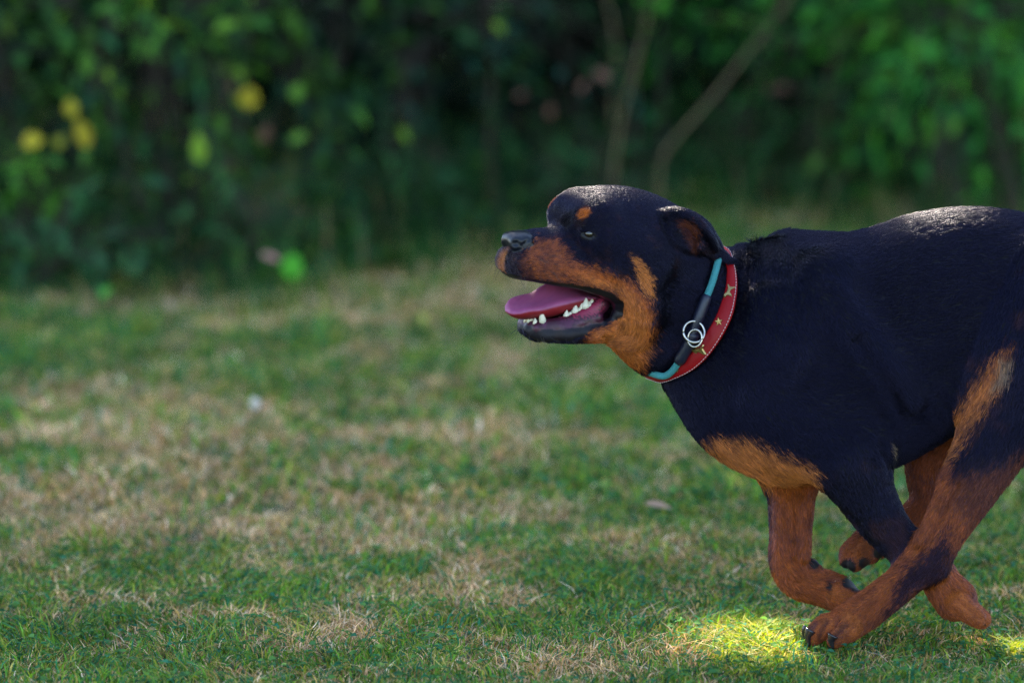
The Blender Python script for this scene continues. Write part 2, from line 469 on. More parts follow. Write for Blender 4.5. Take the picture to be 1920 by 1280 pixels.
EG = 'shrubs along the wood edge'
shrub('shrub', 'broad dark leafy shrub with yellowing leaves at the left end of the wood edge', 'shrub', X_(110, 4.75), 4.75, .48, .42, .16, 1.05, 330, 7, .060, DG + MG + YG, 101, EG, .46, .5, 6, colw=[3, 3, 3, 2, 2, 1, .35, .5, .6])
shrub('shrub', 'leafy shrub with hanging sprays behind the round yellow leaf', 'shrub', X_(440, 4.95), 4.95, .50, .45, .18, 1.10, 330, 7, .056, DG + MG + YG, 102, EG, .44, .55, 6, colw=[3, 3, 3, 2, 2, 1, .4, .6, .6])
shrub('shrub', 'dim bluish green shrub between the yellow leaf and the pale saplings', 'shrub', X_(800, 5.6), 5.6, .50, .40, .10, 1.1, 340, 7, .046, DG + [(0.016, .07, .045)], 103, EG, .40, .4, 6, colw=[3, 2, 3, 3])
shrub('shrub', 'light green shrub behind the two pale saplings at the top of the picture', 'shrub', X_(1390, 6.4), 6.4, .55, .40, .30, 1.0, 300, 7, .050, BG + DG, 104, EG, .5, .3, 5, colw=[2, 3, 1, 2, 2, 2])
shrub('shrub', 'bright green drooping shrub at the right edge above the dog', 'shrub', X_(1850, 5.7), 5.7, .42, .38, .22, 1.0, 260, 7, .056, BG + MG, 105, EG, .48, .6, 5, colw=[3, 3, 2, 1, 1, 1])
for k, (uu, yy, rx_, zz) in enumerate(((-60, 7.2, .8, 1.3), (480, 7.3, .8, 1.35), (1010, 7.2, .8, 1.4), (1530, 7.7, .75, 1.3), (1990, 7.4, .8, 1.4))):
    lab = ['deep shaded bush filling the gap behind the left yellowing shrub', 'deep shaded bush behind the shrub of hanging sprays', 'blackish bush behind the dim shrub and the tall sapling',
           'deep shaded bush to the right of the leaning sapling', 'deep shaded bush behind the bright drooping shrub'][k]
    shrub('bush', lab, 'bush', X_(uu, yy), yy, rx_, .5, .02, zz, 520, 7, .075, SHADE_G, 110 + k, 'dark bushes inside the wood', .5, .3, 6)
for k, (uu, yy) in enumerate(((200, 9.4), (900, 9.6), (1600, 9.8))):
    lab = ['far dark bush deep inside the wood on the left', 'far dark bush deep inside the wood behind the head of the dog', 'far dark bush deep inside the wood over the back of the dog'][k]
    shrub('bush', lab, 'bush', X_(uu, yy), yy, 1.0, .6, .0, 1.3, 520, 7, .09, SHADE_G, 120 + k, 'dark bushes inside the wood', .55, .3, 6)

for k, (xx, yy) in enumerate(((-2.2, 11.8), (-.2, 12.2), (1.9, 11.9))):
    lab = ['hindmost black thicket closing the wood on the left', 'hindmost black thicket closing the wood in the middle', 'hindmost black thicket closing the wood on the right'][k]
    shrub('thicket', lab, 'bush', xx, yy, 1.5, .7, .0, 1.5, 900, 7, .11, SHADE_G, 130 + k, 'dark bushes inside the wood', .6, .3, 6)

shrub('low_plant', 'low leafy plant with broad mid green leaves in front of the left shrubs', 'plant', X_(265, 4.35), 4.35, .13, .12, .02, .24, 60, 7, .058, [(0.05, 0.15, 0.05), (0.035, .12, .045), (.07, .17, .04)], 141, 'low plants at the edge of the lawn', .5, .3, 5)
shrub('low_plant', 'small bright green plant at the far left edge below the yellow leaves', 'plant', X_(60, 4.4), 4.4, .09, .08, .06, .22, 30, 7, .045, [(0.07, 0.20, 0.02), (0.05, .15, .02)], 142, 'low plants at the edge of the lawn', .55, .3, 4)
shrub('low_plant', 'low bluish green plant at the lawn end left of the nose of the dog', 'plant', X_(730, 5.3), 5.3, .13, .12, .0, .20, 50, 7, .045, [(0.03, 0.10, 0.04), (0.04, .12, .04)], 143, 'low plants at the edge of the lawn', .4, .2, 5)
shrub('low_plant', 'low leafy plant under the round yellow leaf where the lawn begins', 'plant', X_(430, 4.45), 4.45, .11, .10, .0, .17, 44, 7, .045, [(0.05, 0.14, 0.04), (0.035, .11, .04)], 145, 'low plants at the edge of the lawn', .45, .2, 5)
shrub('low_plant', 'low broad leafed plant left of the lone bright green leaf', 'plant', X_(90, 4.25), 4.25, .12, .10, .0, .13, 40, 7, .042, [(0.045, 0.13, 0.045), (0.035, .11, .04)], 146, 'low plants at the edge of the lawn', .5, .2, 4)
shrub('low_plant', 'low green plant just above the forehead of the dog beside the saplings', 'plant', X_(1100, 5.6), 5.6, .13, .10, .0, .19, 46, 7, .042, [(0.045, 0.13, 0.04), (0.035, .11, .04)], 147, 'low plants at the edge of the lawn', .45, .2, 5)
shrub('low_plant', 'low green plant over the hips of the dog below the drooping shrub', 'plant', X_(1800, 6.4), 6.4, .20, .12, .0, .22, 56, 7, .045, [(0.05, 0.14, 0.035), (0.06, .16, .03)], 148, 'low plants at the edge of the lawn', .45, .2, 5)
shrub('low_plant', 'low shaded plant right of the leaning sapling over the back of the dog', 'plant', X_(1480, 6.3), 6.3, .2, .15, .0, .26, 70, 7, .045, [(0.025, 0.09, 0.03), (0.04, .12, .03)], 144, 'low plants at the edge of the lawn', .4, .2, 5)

# tall grass and weeds at the foot of the shrubs
def edge_y(x):      # the lawn ends further away on the right
    return 4.25 + sstep(x, -.75, .7) * 1.75
def weeds(name, N, seed, back, h0, h1, w0, w1, cols, cw, lean=.5):
    r = np.random.default_rng(seed)
    x = r.uniform(-2.0, 2.4, N); y = edge_y(x) + back[0] + (back[1] - back[0]) * (1 + .9 * sstep(x, 0, .8)) * r.random(N) ** .8 - .35 * sstep(x, .1, .8)
    P = np.stack([x, y, ground_z(x, y) - .003], 1)
    keep = vnoise(P, .22, seed) > -.15 + .25 * (y < edge_y(x))
    P = P[keep]; n = len(P)
    h = r.uniform(h0, h1, n) * (1 + .8 * vnoise(P, .30, seed + 2)); w = r.uniform(w0, w1, n)
    a = r.random(n) * 6.283; side = np.stack([np.cos(a), np.sin(a), 0 * a], 1)
    a2 = r.random(n) * 6.283; ln = np.stack([np.cos(a2), np.sin(a2), 0 * a], 1) * (h * lean * r.random(n))[:, None]
    rows_ = []
    for s in (0, .35, .7):
        c = P + ln * s ** 2 + np.stack([0 * h, 0 * h, h * (s - .12 * s * s)], 1)
        rows_ += [c - side * (w * (.5 - .25 * s))[:, None], c + side * (w * (.5 - .25 * s))[:, None]]
    rows_.append(P + ln * 1.1 + np.stack([0 * h, 0 * h, h * .85], 1))
    V_ = np.stack(rows_, 1).reshape(-1, 3); k = np.arange(n) * 7
    q = np.concatenate([np.stack([k, k + 1, k + 3, k + 2], 1), np.stack([k + 2, k + 3, k + 5, k + 4], 1)]); t = np.stack([k + 4, k + 5, k + 6], 1)
    c = np.repeat(colour_mix(cols, cw, r, n, P), 7, 0)
    o = mesh_obj(name, V_, [q, t], m_grass, None, c, True); o['kind'] = 'stuff'
weeds('tall_grass', 15000, 81, (-.45, 1.6), .04, .16, .004, .010, DG + MG + [(0.30, .20, .10)], (3, 3, 2, 3, 3, 2, 1.6))
weeds('tall_grass', 3600, 82, (-.1, 1.2), .12, .27, .006, .013, DG + [(0.02, .08, .03), (.20, .14, .07)], (2, 2, 2, 3, .9), .7)
# broad-leaved weeds
r = np.random.default_rng(83); N = 5200
x = r.uniform(-2.0, 2.2, N); y = edge_y(x) - .15 + 1.3 * r.random(N) ** .8
P = np.stack([x, y, r.uniform(.01, .16, N) * (.4 + sstep(y - edge_y(x), -.1, .5))], 1)
P = P[vnoise(P * [1, 1, 0], .2, 84) > -.2]; n = len(P)
a = r.random(n) * 6.283; D = np.stack([np.cos(a), np.sin(a), r.uniform(-.6, .4, n)], 1); D /= np.linalg.norm(D, axis=1)[:, None]
L = r.uniform(.022, .055, n)
V_, q, t = leaf_cards(P, D, np.stack([r.normal(0, .4, n), r.normal(-.2, .4, n), np.ones(n)], 1), L, L * .5)
o = mesh_obj('weeds', V_, [q, t], m_leaf, None, np.repeat(colour_mix(DG + MG, (3, 3, 3, 1, 1, 2), r, n, P), 7, 0), True); o['kind'] = 'stuff'
# leaf litter of the wood floor
N = 26000
x = r.uniform(-3.2, 3.6, N); y = edge_y(x) + .3 + 6.5 * r.random(N)
P = np.stack([x, y, ground_z(x, y) + r.uniform(.0, .02, N)], 1); a = r.random(N) * 6.283
D = np.stack([np.cos(a), np.sin(a), r.uniform(-.2, .2, N)], 1); L = r.uniform(.03, .07, N)
V_, q, t = leaf_cards(P, D, np.stack([r.normal(0, .3, N), r.normal(0, .3, N), np.ones(N)], 1), L, L * .5)
o = mesh_obj('leaf_litter', V_, [q, t], m_leaf, None, np.repeat(colour_mix([(.02, .014, .008), (.014, .012, .006), (.008, .016, .006)], (2, 2, 2), r, N, P), 7, 0), True); o['kind'] = 'stuff'

# the wood runs on to both sides as one mass of undergrowth
r = np.random.default_rng(95); N = 85000
sd_ = r.random(N) < .5
x = np.where(sd_, r.uniform(-6.5, -1.75, N), r.uniform(1.95, 7.0, N)); y = np.where(sd_, 4.4, 6.0) + 7.0 * r.random(N)
top = .9 + .5 * vnoise(np.stack([x, y, 0 * x], 1), .7, 96) + .25 * (y - 5)
P = np.stack([x, y, r.random(N) ** .8 * top.clip(.1, 2.5)], 1)
P = P[vnoise(P, .3, 97) > -.25]; n = len(P)
D = r.normal(0, 1, (n, 3)); D[:, 2] -= .5; D /= np.linalg.norm(D, axis=1)[:, None]; L = r.uniform(.04, .09, n)
V_, q, t = leaf_cards(P, D, np.stack([r.normal(0, .5, n), r.normal(-.2, .5, n), np.ones(n)], 1), L, L * .5)
o = mesh_obj('undergrowth', V_, [q, t], m_leaf, None, np.repeat(colour_mix(DG + MG, (3, 3, 3, 2, 1, 2), r, n, P), 7, 0), True); o['kind'] = 'stuff'

# saplings with bare pale stems
def sapling(label, pts, Y, r0, r1, seed, cols, twigs=7, nl=14):
    p = np.array([at(u, v, Y + dy) for u, v, dy in pts])
    gz0 = p[-1].copy(); gz0[2] = -.03
    p = np.vstack([p, gz0]) if p[-1][2] > -.02 else p
    p = p[::-1]
    # runs on above the picture into its own small crown
    d = (p[-1] - p[-2]); d /= np.linalg.norm(d)
    for k in range(5):
        d = d * .8 + np.array([0, 0, .3]); d /= np.linalg.norm(d)
        p = np.vstack([p, p[-1] + d * .22])
    q = crom(p, 4)
    root = empty('sapling', tuple(p[0] * [1, 1, 0]))
    tag(root, label, 'sapling', 'pale saplings at the wood edge')
    org = np.array(root.location)
    r = np.random.default_rng(seed)
    ps, Pl, Dl = [], [], []
    for k in range(twigs):
        i = int(len(q) * r.uniform(.45, .98)); b0 = q[i]
        dr = r.normal(0, 1, 3); dr[2] = abs(dr[2]) * .5 + .1; dr /= np.linalg.norm(dr)
        tlen = r.uniform(.18, .4); t = np.linspace(0, 1, 5)[:, None]
        tp = b0 + dr * tlen * t; ps.append((tp - org, np.linspace(r1 * .6, .0012, 5)))
        for s in range(nl):
            Pl.append(b0 + dr * tlen * r.uniform(.25, 1.05) + r.normal(0, .03, 3)); Dl.append(dr + r.normal(0, .7, 3))
    mesh_obj('trunk', *merge_([tube_(q - org, np.linspace(r0, r1, len(q)), 8)] + [tube_(a, b, 6) for a, b in ps]), m_palebark, root)
    Pl = np.array(Pl) - org; Dl = np.array(Dl); Dl /= np.linalg.norm(Dl, axis=1)[:, None]; n = len(Pl)
    L = r.uniform(.03, .06, n)
    V_, q_, t_ = leaf_cards(Pl, Dl, np.stack([r.normal(0, .4, n), r.normal(0, .4, n), np.ones(n)], 1), L, L * .5)
    mesh_obj('leaves', V_, [q_, t_], m_leaf, root, np.repeat(np.array(cols)[r.integers(0, len(cols), n)] * r.uniform(.7, 1.3, n)[:, None], 7, 0))
    return root
def crom(P, m):
    """resample control rows by Catmull-Rom"""
    P = np.asarray(P, float)
    if len(P) < 2: return P
    Q = np.vstack([2 * P[0] - P[1], P, 2 * P[-1] - P[-2]])
    out = []
    for i in range(1, len(Q) - 2):
        for t in np.linspace(0, 1, m, endpoint=False):
            a, b, c, d = Q[i - 1], Q[i], Q[i + 1], Q[i + 2]
            out.append(0.5 * (2 * b + (c - a) * t + (2 * a - 5 * b + 4 * c - d) * t * t + (3 * b - a - 3 * c + d) * t ** 3))
    out.append(Q[-2])
    return np.array(out)
sapling('tall pale sapling rising almost straight above the head of the dog', [(1222, -10, 0), (1205, 70, 0), (1188, 135, 0), (1168, 210, 0), (1155, 290, 0), (1148, 340, 0), (1142, 400, 0)], 5.6, .0055, .0032, 201, BG)
sapling('pale sapling leaning to the right from behind the head of the dog', [(1462, 25, .12), (1400, 100, .1), (1350, 165, .05), (1300, 222, 0), (1262, 265, 0), (1240, 300, 0), (1236, 350, 0), (1228, 420, 0)], 5.5, .0048, .0030, 202, BG)
sapling('thin dim sapling just left of the tall pale one', [(1135, -10, 0), (1150, 50, 0), (1155, 110, 0), (1148, 170, 0), (1150, 260, 0), (1160, 380, 0)], 5.9, .0045, .0035, 203, BG, 4, 8)
sapling('thin brown sapling standing in the shade right of the leaning one', [(1580, 60, 0), (1562, 120, 0), (1550, 175, 0), (1545, 240, 0), (1540, 380, 0)], 6.3, .0045, .0035, 204, MG, 4, 8)
sapling('thin brown sapling low behind the left shrubs', [(175, 180, 0), (150, 260, 0), (135, 330, 0), (132, 400, 0), (120, 520, 0)], 5.1, .010, .006, 205, MG, 4, 8)

# single leaves that catch the eye
def one_leaf(name, label, cat, u, v, Y, size, colr, ang, asp=.6, face=(0, -.8, .6), group=None, rough=.5):
    c = at(u, v, Y)
    a = math.radians(ang)
    D = np.array([[math.cos(a), 0.05, math.sin(a)]]); D /= np.linalg.norm(D)
    n_ = 9; t = np.linspace(0, 1, n_)
    Nf = np.array(face, float); S = np.cross(D[0], Nf); S /= np.linalg.norm(S); Nf = np.cross(S, D[0])
    wd_ = np.sin(np.pi * np.clip(t, 0.02, .985) ** .8) ** .75 * size * asp * .5
    rows_ = []
    for k in range(n_):
        m = D[0] * size * (t[k] - .5) - Nf * size * .22 * (t[k] - .5) ** 2
        for s in (-1, -.5, 0, .5, 1):
            rows_.append(m + S * s * wd_[k] + Nf * abs(s) * wd_[k] * .25)
    V_ = np.array(rows_); f = []
    for k in range(n_ - 1):
        for s in range(4): f.append([k * 5 + s, k * 5 + s + 1, (k + 1) * 5 + s + 1, (k + 1) * 5 + s])
    nv = len(V_); V2 = np.vstack([V_, V_ - Nf * .0006]); f = np.array(f)
    o = mesh_obj(name, V2, np.concatenate([f, f[:, ::-1] + nv]), m_leaf, None, np.tile(np.array(colr), (2 * nv, 1)))
    o.location = c
    tag(o, label, cat, group)
    return o
YL = (0.36, 0.29, 0.018)
G1 = 'yellow leaves on the left shrubs'
one_leaf('leaf', 'large round yellow leaf hanging alone near the top left', 'leaf', 467, 183, 4.45, .052, YL, 80, .95, group=G1)
one_leaf('leaf', 'long bright yellow leaf pointing down in the left shrub', 'leaf', 155, 250, 4.25, .068, YL, 110, .55, group=G1)
one_leaf('leaf', 'yellow leaf just above the long bright yellow one', 'leaf', 133, 202, 4.3, .040, (0.42, .36, .03), 100, .8, group=G1)
one_leaf('leaf', 'roundish yellow leaf nearest the left edge', 'leaf', 62, 265, 4.3, .046, (0.52, .42, .03), 10, .9, group=G1)
one_leaf('leaf', 'small olive yellow leaf between the two brightest left leaves', 'leaf', 112, 266, 4.35, .032, (0.30, .30, .03), 60, .9, group=G1)
one_leaf('leaf', 'long yellow green leaf hanging below the round yellow one', 'leaf', 373, 277, 4.4, .070, (0.22, .36, .03), 95, .5, group=G1)
one_leaf('leaf', 'yellow green leaf at the top left of the round yellow leaf', 'leaf', 425, 48, 4.5, .058, (0.16, .32, .03), 15, .5, group=G1)
one_leaf('leaf', 'olive green leaf low and right of the round yellow leaf', 'leaf', 560, 258, 4.5, .042, (0.12, .24, .03), 20, .7, group=G1)
one_leaf('leaf', 'olive green leaf straight right of the round yellow leaf', 'leaf', 558, 172, 4.5, .042, (0.12, .26, .03), 70, .8, group=G1)
one_leaf('leaf', 'pale green leaf standing upright high in the left shrub', 'leaf', 163, 118, 4.4, .060, (0.12, .28, .04), 95, .45, group=G1)
G2 = 'pinkish dry leaves caught in the shade'
PK = (0.24, 0.12, 0.08)
for u, v, y_, s, a, lab in ((1130, 142, 5.4, .042, -30, 'largest pinkish dry leaf beside the dim sapling'), (1092, 162, 5.4, .032, 60, 'round pinkish dry leaf left of the largest one'),
                            (977, 178, 5.5, .030, 20, 'pinkish dry leaf furthest left above the nose of the dog'), (1032, 208, 5.4, .030, 80, 'pinkish dry leaf lowest above the forehead of the dog'),
                            (1470, 165, 6.0, .034, -10, 'pinkish dry leaf in the dark right of the leaning sapling'), (1445, 168, 6.1, .024, 40, 'small brownish dry leaf beside the lone pinkish one on the right'),
                            (420, 318, 4.7, .050, 42, 'pale brown dry leaf slanting under the left shrubs'), (498, 250, 4.8, .048, 65, 'reddish dry leaf hanging near the yellow green leaf')):
    one_leaf('dry_leaf', lab, 'dry leaf', u, v, y_, s, PK, a, .55, group=G2)
G3 = 'small leaves lying on the lawn'
for u, v, s, a, c_, lab, asp in ((548, 498, .056, 80, (0.09, .38, .03), 'bright green leaf glowing at the far edge of the lawn', .9), (508, 482, .045, -20, (0.42, .22, .17), 'pink dry leaf beside the bright green one', .5),
                            (478, 755, .026, 100, (0.62, .56, .48), 'whitish leaf standing in the lawn on the left', .8), (795, 600, .034, -60, (0.50, .46, .10), 'small yellowish leaf on the lawn left of the open jaw', .6),
                            (1235, 946, .046, -12, (0.40, .26, .17), 'curled brown leaf on the grass in front of the chest of the dog', .35), (622, 440, .036, 20, (0.30, .20, .10), 'brownish leaf at the shady end of the lawn', .8),
                            (320, 574, .034, 110, (0.44, .32, .22), 'pale dry leaf on the lawn under the left shrubs', .6), (384, 603, .030, 0, (0.44, .30, .07), 'orange brown leaf on the lawn under the left shrubs', .7),
                            (198, 548, .034, 45, (0.10, .34, .04), 'small bright green leaf at the lawn edge on the left', .8)):
    p = on_ground(u, v, .02)
    o = one_leaf('fallen_leaf', lab, 'leaf', u, v, min(float(p[1]), 3.9 if u < 600 else 9.0), s, c_, a, asp, face=(0, -.55, .8), group=G3)
    if o.location.z > .045:      # held up on its own stalk
        L0 = np.array(o.location); zg = float(ground_z(L0[:1], L0[1:2])[0]) - .01
        sv_, sq_ = tube_(np.array([[.012, .01, zg - L0[2]], [.008, .006, (zg - L0[2]) * .5], [0, 0, 0]]), np.array([.0016, .0012, .0009]), 6)
        mesh_obj('stalk', sv_, sq_, m_bark, o)

# the trees whose crowns keep the lawn in shade
SPOTS = [(on_ground(1430, 1196), .08), (at(1105, 352, 0.04), .02), (at(1145, 350, 0.03), .085), (at(1180, 354, 0.02), .065), (at(1215, 362, 0.0), .03), (at(1755, 402, 0.0), .035), (on_ground(1905, 1212), .05), (on_ground(560, 500), .03)]
for p, rad in SPOTS: HOLES.append((np.asarray(p), rad))
def tree(label, cx, cy, R, z0, z1, seed, n_l, size):
    r = np.random.default_rng(seed)
    root = empty('tree', (cx, cy, 0)); tag(root, label, 'tree', 'tall trees shading the lawn')
    t = np.linspace(0, 1, 12)[:, None]
    trunk = np.array([0, 0, -.1]) * (1 - t) + np.array([.15, .1, z1 * .85]) * t + np.stack([np.sin(t[:, 0] * 5) * .08, np.cos(t[:, 0] * 4) * .06, 0 * t[:, 0]], 1)
    paths = [(trunk, np.linspace(.16, .03, 12))]
    cl = []
    for k in range(26):
        b0 = trunk[r.integers(3, 11)]
        a = r.random() * 6.283
        e = np.array([math.cos(a) * R * r.uniform(.5, .95), math.sin(a) * R * .6 * r.uniform(.4, 1), np.clip(b0[2] + r.uniform(-.5, 1.5), z0, z1)])
        p = b0 * (1 - t) + e * t + np.array([0, 0, .25]) * np.sin(t * 3.14); p[0] = b0
        paths.append((p[::2], np.linspace(.045, .01, 6)))
    for p, rr in paths[1:]: pass
    sv, sq = merge_([tube_(p, rr, 8) for p, rr in paths])
    # limbs stand clear of the gaps too
    mesh_obj('trunk', *merge_([tube_(*paths[0], 10)]), m_bark, root)
    keepb = [p for p in paths[1:] if sun_open(p[0] + [cx, cy, 0]).all()]
    mesh_obj('limbs', *merge_([tube_(p, rr, 7) for p, rr in keepb]), m_bark, root)
    c = r.normal(0, 1, (n_l, 3)); c /= np.linalg.norm(c, axis=1)[:, None]; c *= (r.random(n_l) ** .36)[:, None]
    P = c * [R, R * .65, (z1 - z0) / 2] + [0, 0, (z0 + z1) / 2]
    D = r.normal(0, 1, (n_l, 3)); D[:, 2] -= .4; D /= np.linalg.norm(D, axis=1)[:, None]
    keep = sun_open(P + D * size * .5 + [cx, cy, 0], size * .45); P = P[keep]; D = D[keep]; n = len(P)
    Nr = r.normal(0, .5, (n, 3)) + SUN
    L = size * r.uniform(.7, 1.3, n)
    V_, q, tt_ = leaf_cards(P, D, Nr, L, L * .7)
    mesh_obj('crown', V_, [q, tt_], m_leaf, root, np.repeat(np.array(MG)[r.integers(0, 3, n)] * r.uniform(.7, 1.3, n)[:, None], 7, 0))
for k, xx in enumerate((-6.0, -2.2, 1.8)):  # unseen back row, added to keep the sun off the far bushes
    tree(['hindmost tree of the wood on the left', 'hindmost tree of the wood in the middle', 'hindmost tree of the wood on the right'][k], xx, 14.8, 2.9, .3, 7.6, 310 + k, 11000, .30)
tr0 = 8.6
tree('tall tree just behind the far left bushes', -4.9, tr0, 2.4, .9, 10.6, 301, 20000, .19)
tree('tall tree second from the left behind the bushes', -2.5, tr0 + .2, 2.4, .9, 10.8, 302, 20000, .19)
tree('tall tree behind the dim middle shrub', 0.1, tr0, 2.4, 1.1, 10.6, 303, 20000, .19)
tree('tall tree to the right deep behind the drooping shrub', 2.7, tr0 + .3, 2.4, 1.2, 10.4, 304, 17000, .19)
# =================================================================== THE DOG
# An implicit body: tapering, flattened tubes blended into one continuous skin.
# Joints are given by where they are seen in the photograph plus their side offset
# (px of 1/1261 m) from the plane of symmetry of the trunk or of the turned head.
PX = 1 / 1261.0
N_BODY = np.array([0.0, -1.0, 0.0])
O_BODY = np.array([0.0, 0.0, 0.0])
YAW = math.radians(32)
ROLL = 0.10
N_HEAD = np.array([math.sin(YAW), -math.cos(YAW), -ROLL]); N_HEAD /= np.linalg.norm(N_HEAD)
O_HEAD = at(1290, 560, 0.0)
N_NECK = np.array([math.sin(YAW * 0.8), -math.cos(YAW * 0.8), -ROLL * 0.6]); N_NECK /= np.linalg.norm(N_NECK)

def frame_pt(u, v, l, fr):
    n, o = (N_HEAD, O_HEAD) if fr == 'h' else (N_NECK, O_HEAD) if fr == 'n' else (N_BODY, O_BODY)
    if l >= 0 or fr == 'b':
        return on_plane(u, v, o + n * l * PX, n), n
    p = on_plane(u, v, o - n * l * PX, n)          # far side: mirror of the near point
    return p + 2 * n * l * PX, n

def crom(P, m):
    """resample control rows by Catmull-Rom"""
    P = np.asarray(P, float)
    if len(P) < 2: return P
    Q = np.vstack([2 * P[0] - P[1], P, 2 * P[-1] - P[-2]])
    out = []
    for i in range(1, len(Q) - 2):
        for t in np.linspace(0, 1, m, endpoint=False):
            a, b, c, d = Q[i - 1], Q[i], Q[i + 1], Q[i + 2]
            out.append(0.5 * (2 * b + (c - a) * t + (2 * a - 5 * b + 4 * c - d) * t * t + (3 * b - a - 3 * c + d) * t ** 3))
    out.append(Q[-2])
    return np.array(out)

CH = []   # chains: dict(tag, pts (n,3), r, lat, n, k, sub)
def chain(tg, pts, fr='b', k=12, m=5, sub=False, both=False):
    """pts: rows (u, v, l, r[, lat])"""
    for sgn in ((1, -1) if both else (1,)):
        rows = []
        for q in pts:
            q = list(q) + [1.0] * (5 - len(q))
            p, n = frame_pt(q[0], q[1], q[2] * sgn if both else q[2], fr)
            rows.append([*p, q[3] * PX, q[4]])
        R = crom(rows, m) if len(rows) > 1 else np.array(rows)
        R[:, 3] = np.maximum(R[:, 3], 0.002)
        CH.append(dict(tag=tg + ('_far' if sgn < 0 else ''), p=R[:, :3], r=R[:, 3], lat=R[:, 4], n=n, k=k * PX, sub=sub))

def eval_chain(c, P):
    best = np.full(len(P), 9.0, np.float32)
    p, r, la, n = c['p'], c['r'], c['lat'], c['n']
    if len(p) == 1:
        segs = [(p[0], p[0] + 1e-5, r[0], r[0], la[0], la[0])]
    else:
        segs = [(p[i], p[i + 1], r[i], r[i + 1], la[i], la[i + 1]) for i in range(len(p) - 1)]
    for a, b, ra, rb, l0, l1 in segs:
        ba = b - a
        L2 = ba @ ba
        q = P - a
        t = np.clip(q @ ba / L2, 0, 1)
        q = q - t[:, None] * ba
        ql = q @ n
        s = l0 + (l1 - l0) * t
        rr = ra + (rb - ra) * t
        qq = np.maximum((q * q).sum(1) - ql * ql, 0)
        dist = np.sqrt(qq + (ql / s) ** 2)
        d = (dist - rr) * np.minimum(1, s)
        best = np.minimum(best, d.astype(np.float32))
    return best

# ---- trunk
chain('trunk', [(1330, 622, 0, 118, .78), (1400, 655, 0, 165, .70), (1470, 672, 0, 208, .64), (1560, 678, 0, 220, .62),
                (1650, 652, 0, 208, .62), (1740, 600, 0, 196, .63), (1820, 560, 0, 168, .66), (1890, 540, 0, 140, .75),
                (1970, 545, 0, 128, .85), (2040, 575, 0, 95, .9)], k=20, m=5)
chain('trunk', [(1330, 690, 0, 70, 1.0), (1385, 780, 0, 75, 1.1), (1460, 820, 0, 78, 1.1)], k=30)     # forechest
chain('trunk', [(1480, 480, 0, 42, 1.3), (1550, 492, 0, 46, 1.5), (1620, 500, 0, 44, 1.4)], k=40)      # withers
chain('tail', [(2050, 500, 0, 30), (2095, 470, 0, 22), (2120, 455, 0, 16)], k=30)
# neck
chain('neck', [(1225, 520, 0, 98, .92), (1275, 555, 0, 108, .86), (1330, 590, 0, 124, .80), (1400, 625, 0, 150, .74)], fr='n', k=30)
# shoulders and upper arms
chain('shoulder', [(1540, 520, 88, 42, .7), (1480, 640, 105, 62, .6), (1440, 730, 92, 66, .7), (1500, 800, 92, 72, .7), (1590, 850, 92, 66, .7)], k=45, both=False)
chain('shoulder_far', [(1540, 520, -88, 42, .7), (1470, 640, -105, 62, .6), (1430, 740, -92, 62, .7), (1450, 820, -85, 62, .8), (1480, 880, -80, 52, .85)], k=45)
# near foreleg, swept back
chain('fore_near', [(1585, 850, 92, 62, .8), (1612, 905, 88, 56, .8), (1660, 985, 80, 42, .8), (1715, 1040, 74, 33, .9), (1748, 1062, 72, 32, .95), (1768, 1095, 70, 34, 1.0), (1790, 1122, 68, 38, 1.1)], k=26)
chain('fore_near', [(1640, 838, 92, 22, .8), (1625, 870, 90, 30, .8)], k=25)   # elbow point
for dl, du, dv in ((-30, -2, 2), (-10, 8, 6), (12, 10, 6), (32, 0, 4)):
    chain('fore_near_paw', [(1793, 1126, 68 + dl * .8, 26), (1814 + du, 1142 + dv, 68 + dl * 1.1, 20), (1830 + du, 1154 + dv, 68 + dl * 1.2, 18)], k=3.5, m=3)
# far foreleg, wrist bent, paw folded back
chain('fore_far', [(1484, 880, -80, 50, .9), (1484, 930, -80, 43, .9), (1482, 1000, -80, 37, .85), (1480, 1050, -80, 36, .9), (1497, 1084, -80, 35, .95), (1540, 1100, -80, 33, 1.0), (1575, 1113, -80, 33, 1.1)], k=22)
for dl, du, dv in ((-28, -4, 0), (-10, 8, 4), (12, 8, 4), (30, -2, 0)):
    chain('fore_far_paw', [(1570, 1113, -80 + dl * .8, 22), (1600 + du, 1122 + dv, -80 + dl, 20), (1622 + du, 1132 + dv, -80 + dl, 15)], k=8, m=3)
chain('fore_far', [(1523, 1058, -76, 12), (1530, 1062, -76, 9)], k=6)      # carpal pad
# near hind leg reaching forward
chain('hind_near', [(1985, 560, 70, 120, .6), (1940, 660, 88, 122, .55), (1900, 760, 98, 92, .55), (1862, 830, 104, 68, .6), (1815, 915, 108, 54, .62), (1778, 985, 110, 40, .65),
                    (1738, 1046, 110, 36, .75), (1690, 1092, 108, 32, .9), (1630, 1140, 106, 33, 1.05), (1590, 1166, 106, 33, 1.2)], k=28)
chain('hind_near', [(1755, 1020, 110, 24, .8), (1757, 1062, 110, 13, .9)], k=22)
for dl, u1, v1, u2, v2 in ((-44, 1562, 1168, 1540, 1180), (-18, 1548, 1170, 1524, 1184), (12, 1550, 1176, 1526, 1192), (38, 1588, 1184, 1566, 1198)):
    chain('hind_near_paw', [(1600, 1166, 106 + dl * .6, 24), (u1 + 8, v1 - 3, 106 + dl, 19), (u1 - 4, v1 + 2, 106 + dl * 1.1, 19), (u2, v2 + 2, 106 + dl * 1.15, 15)], k=3.5, m=3)
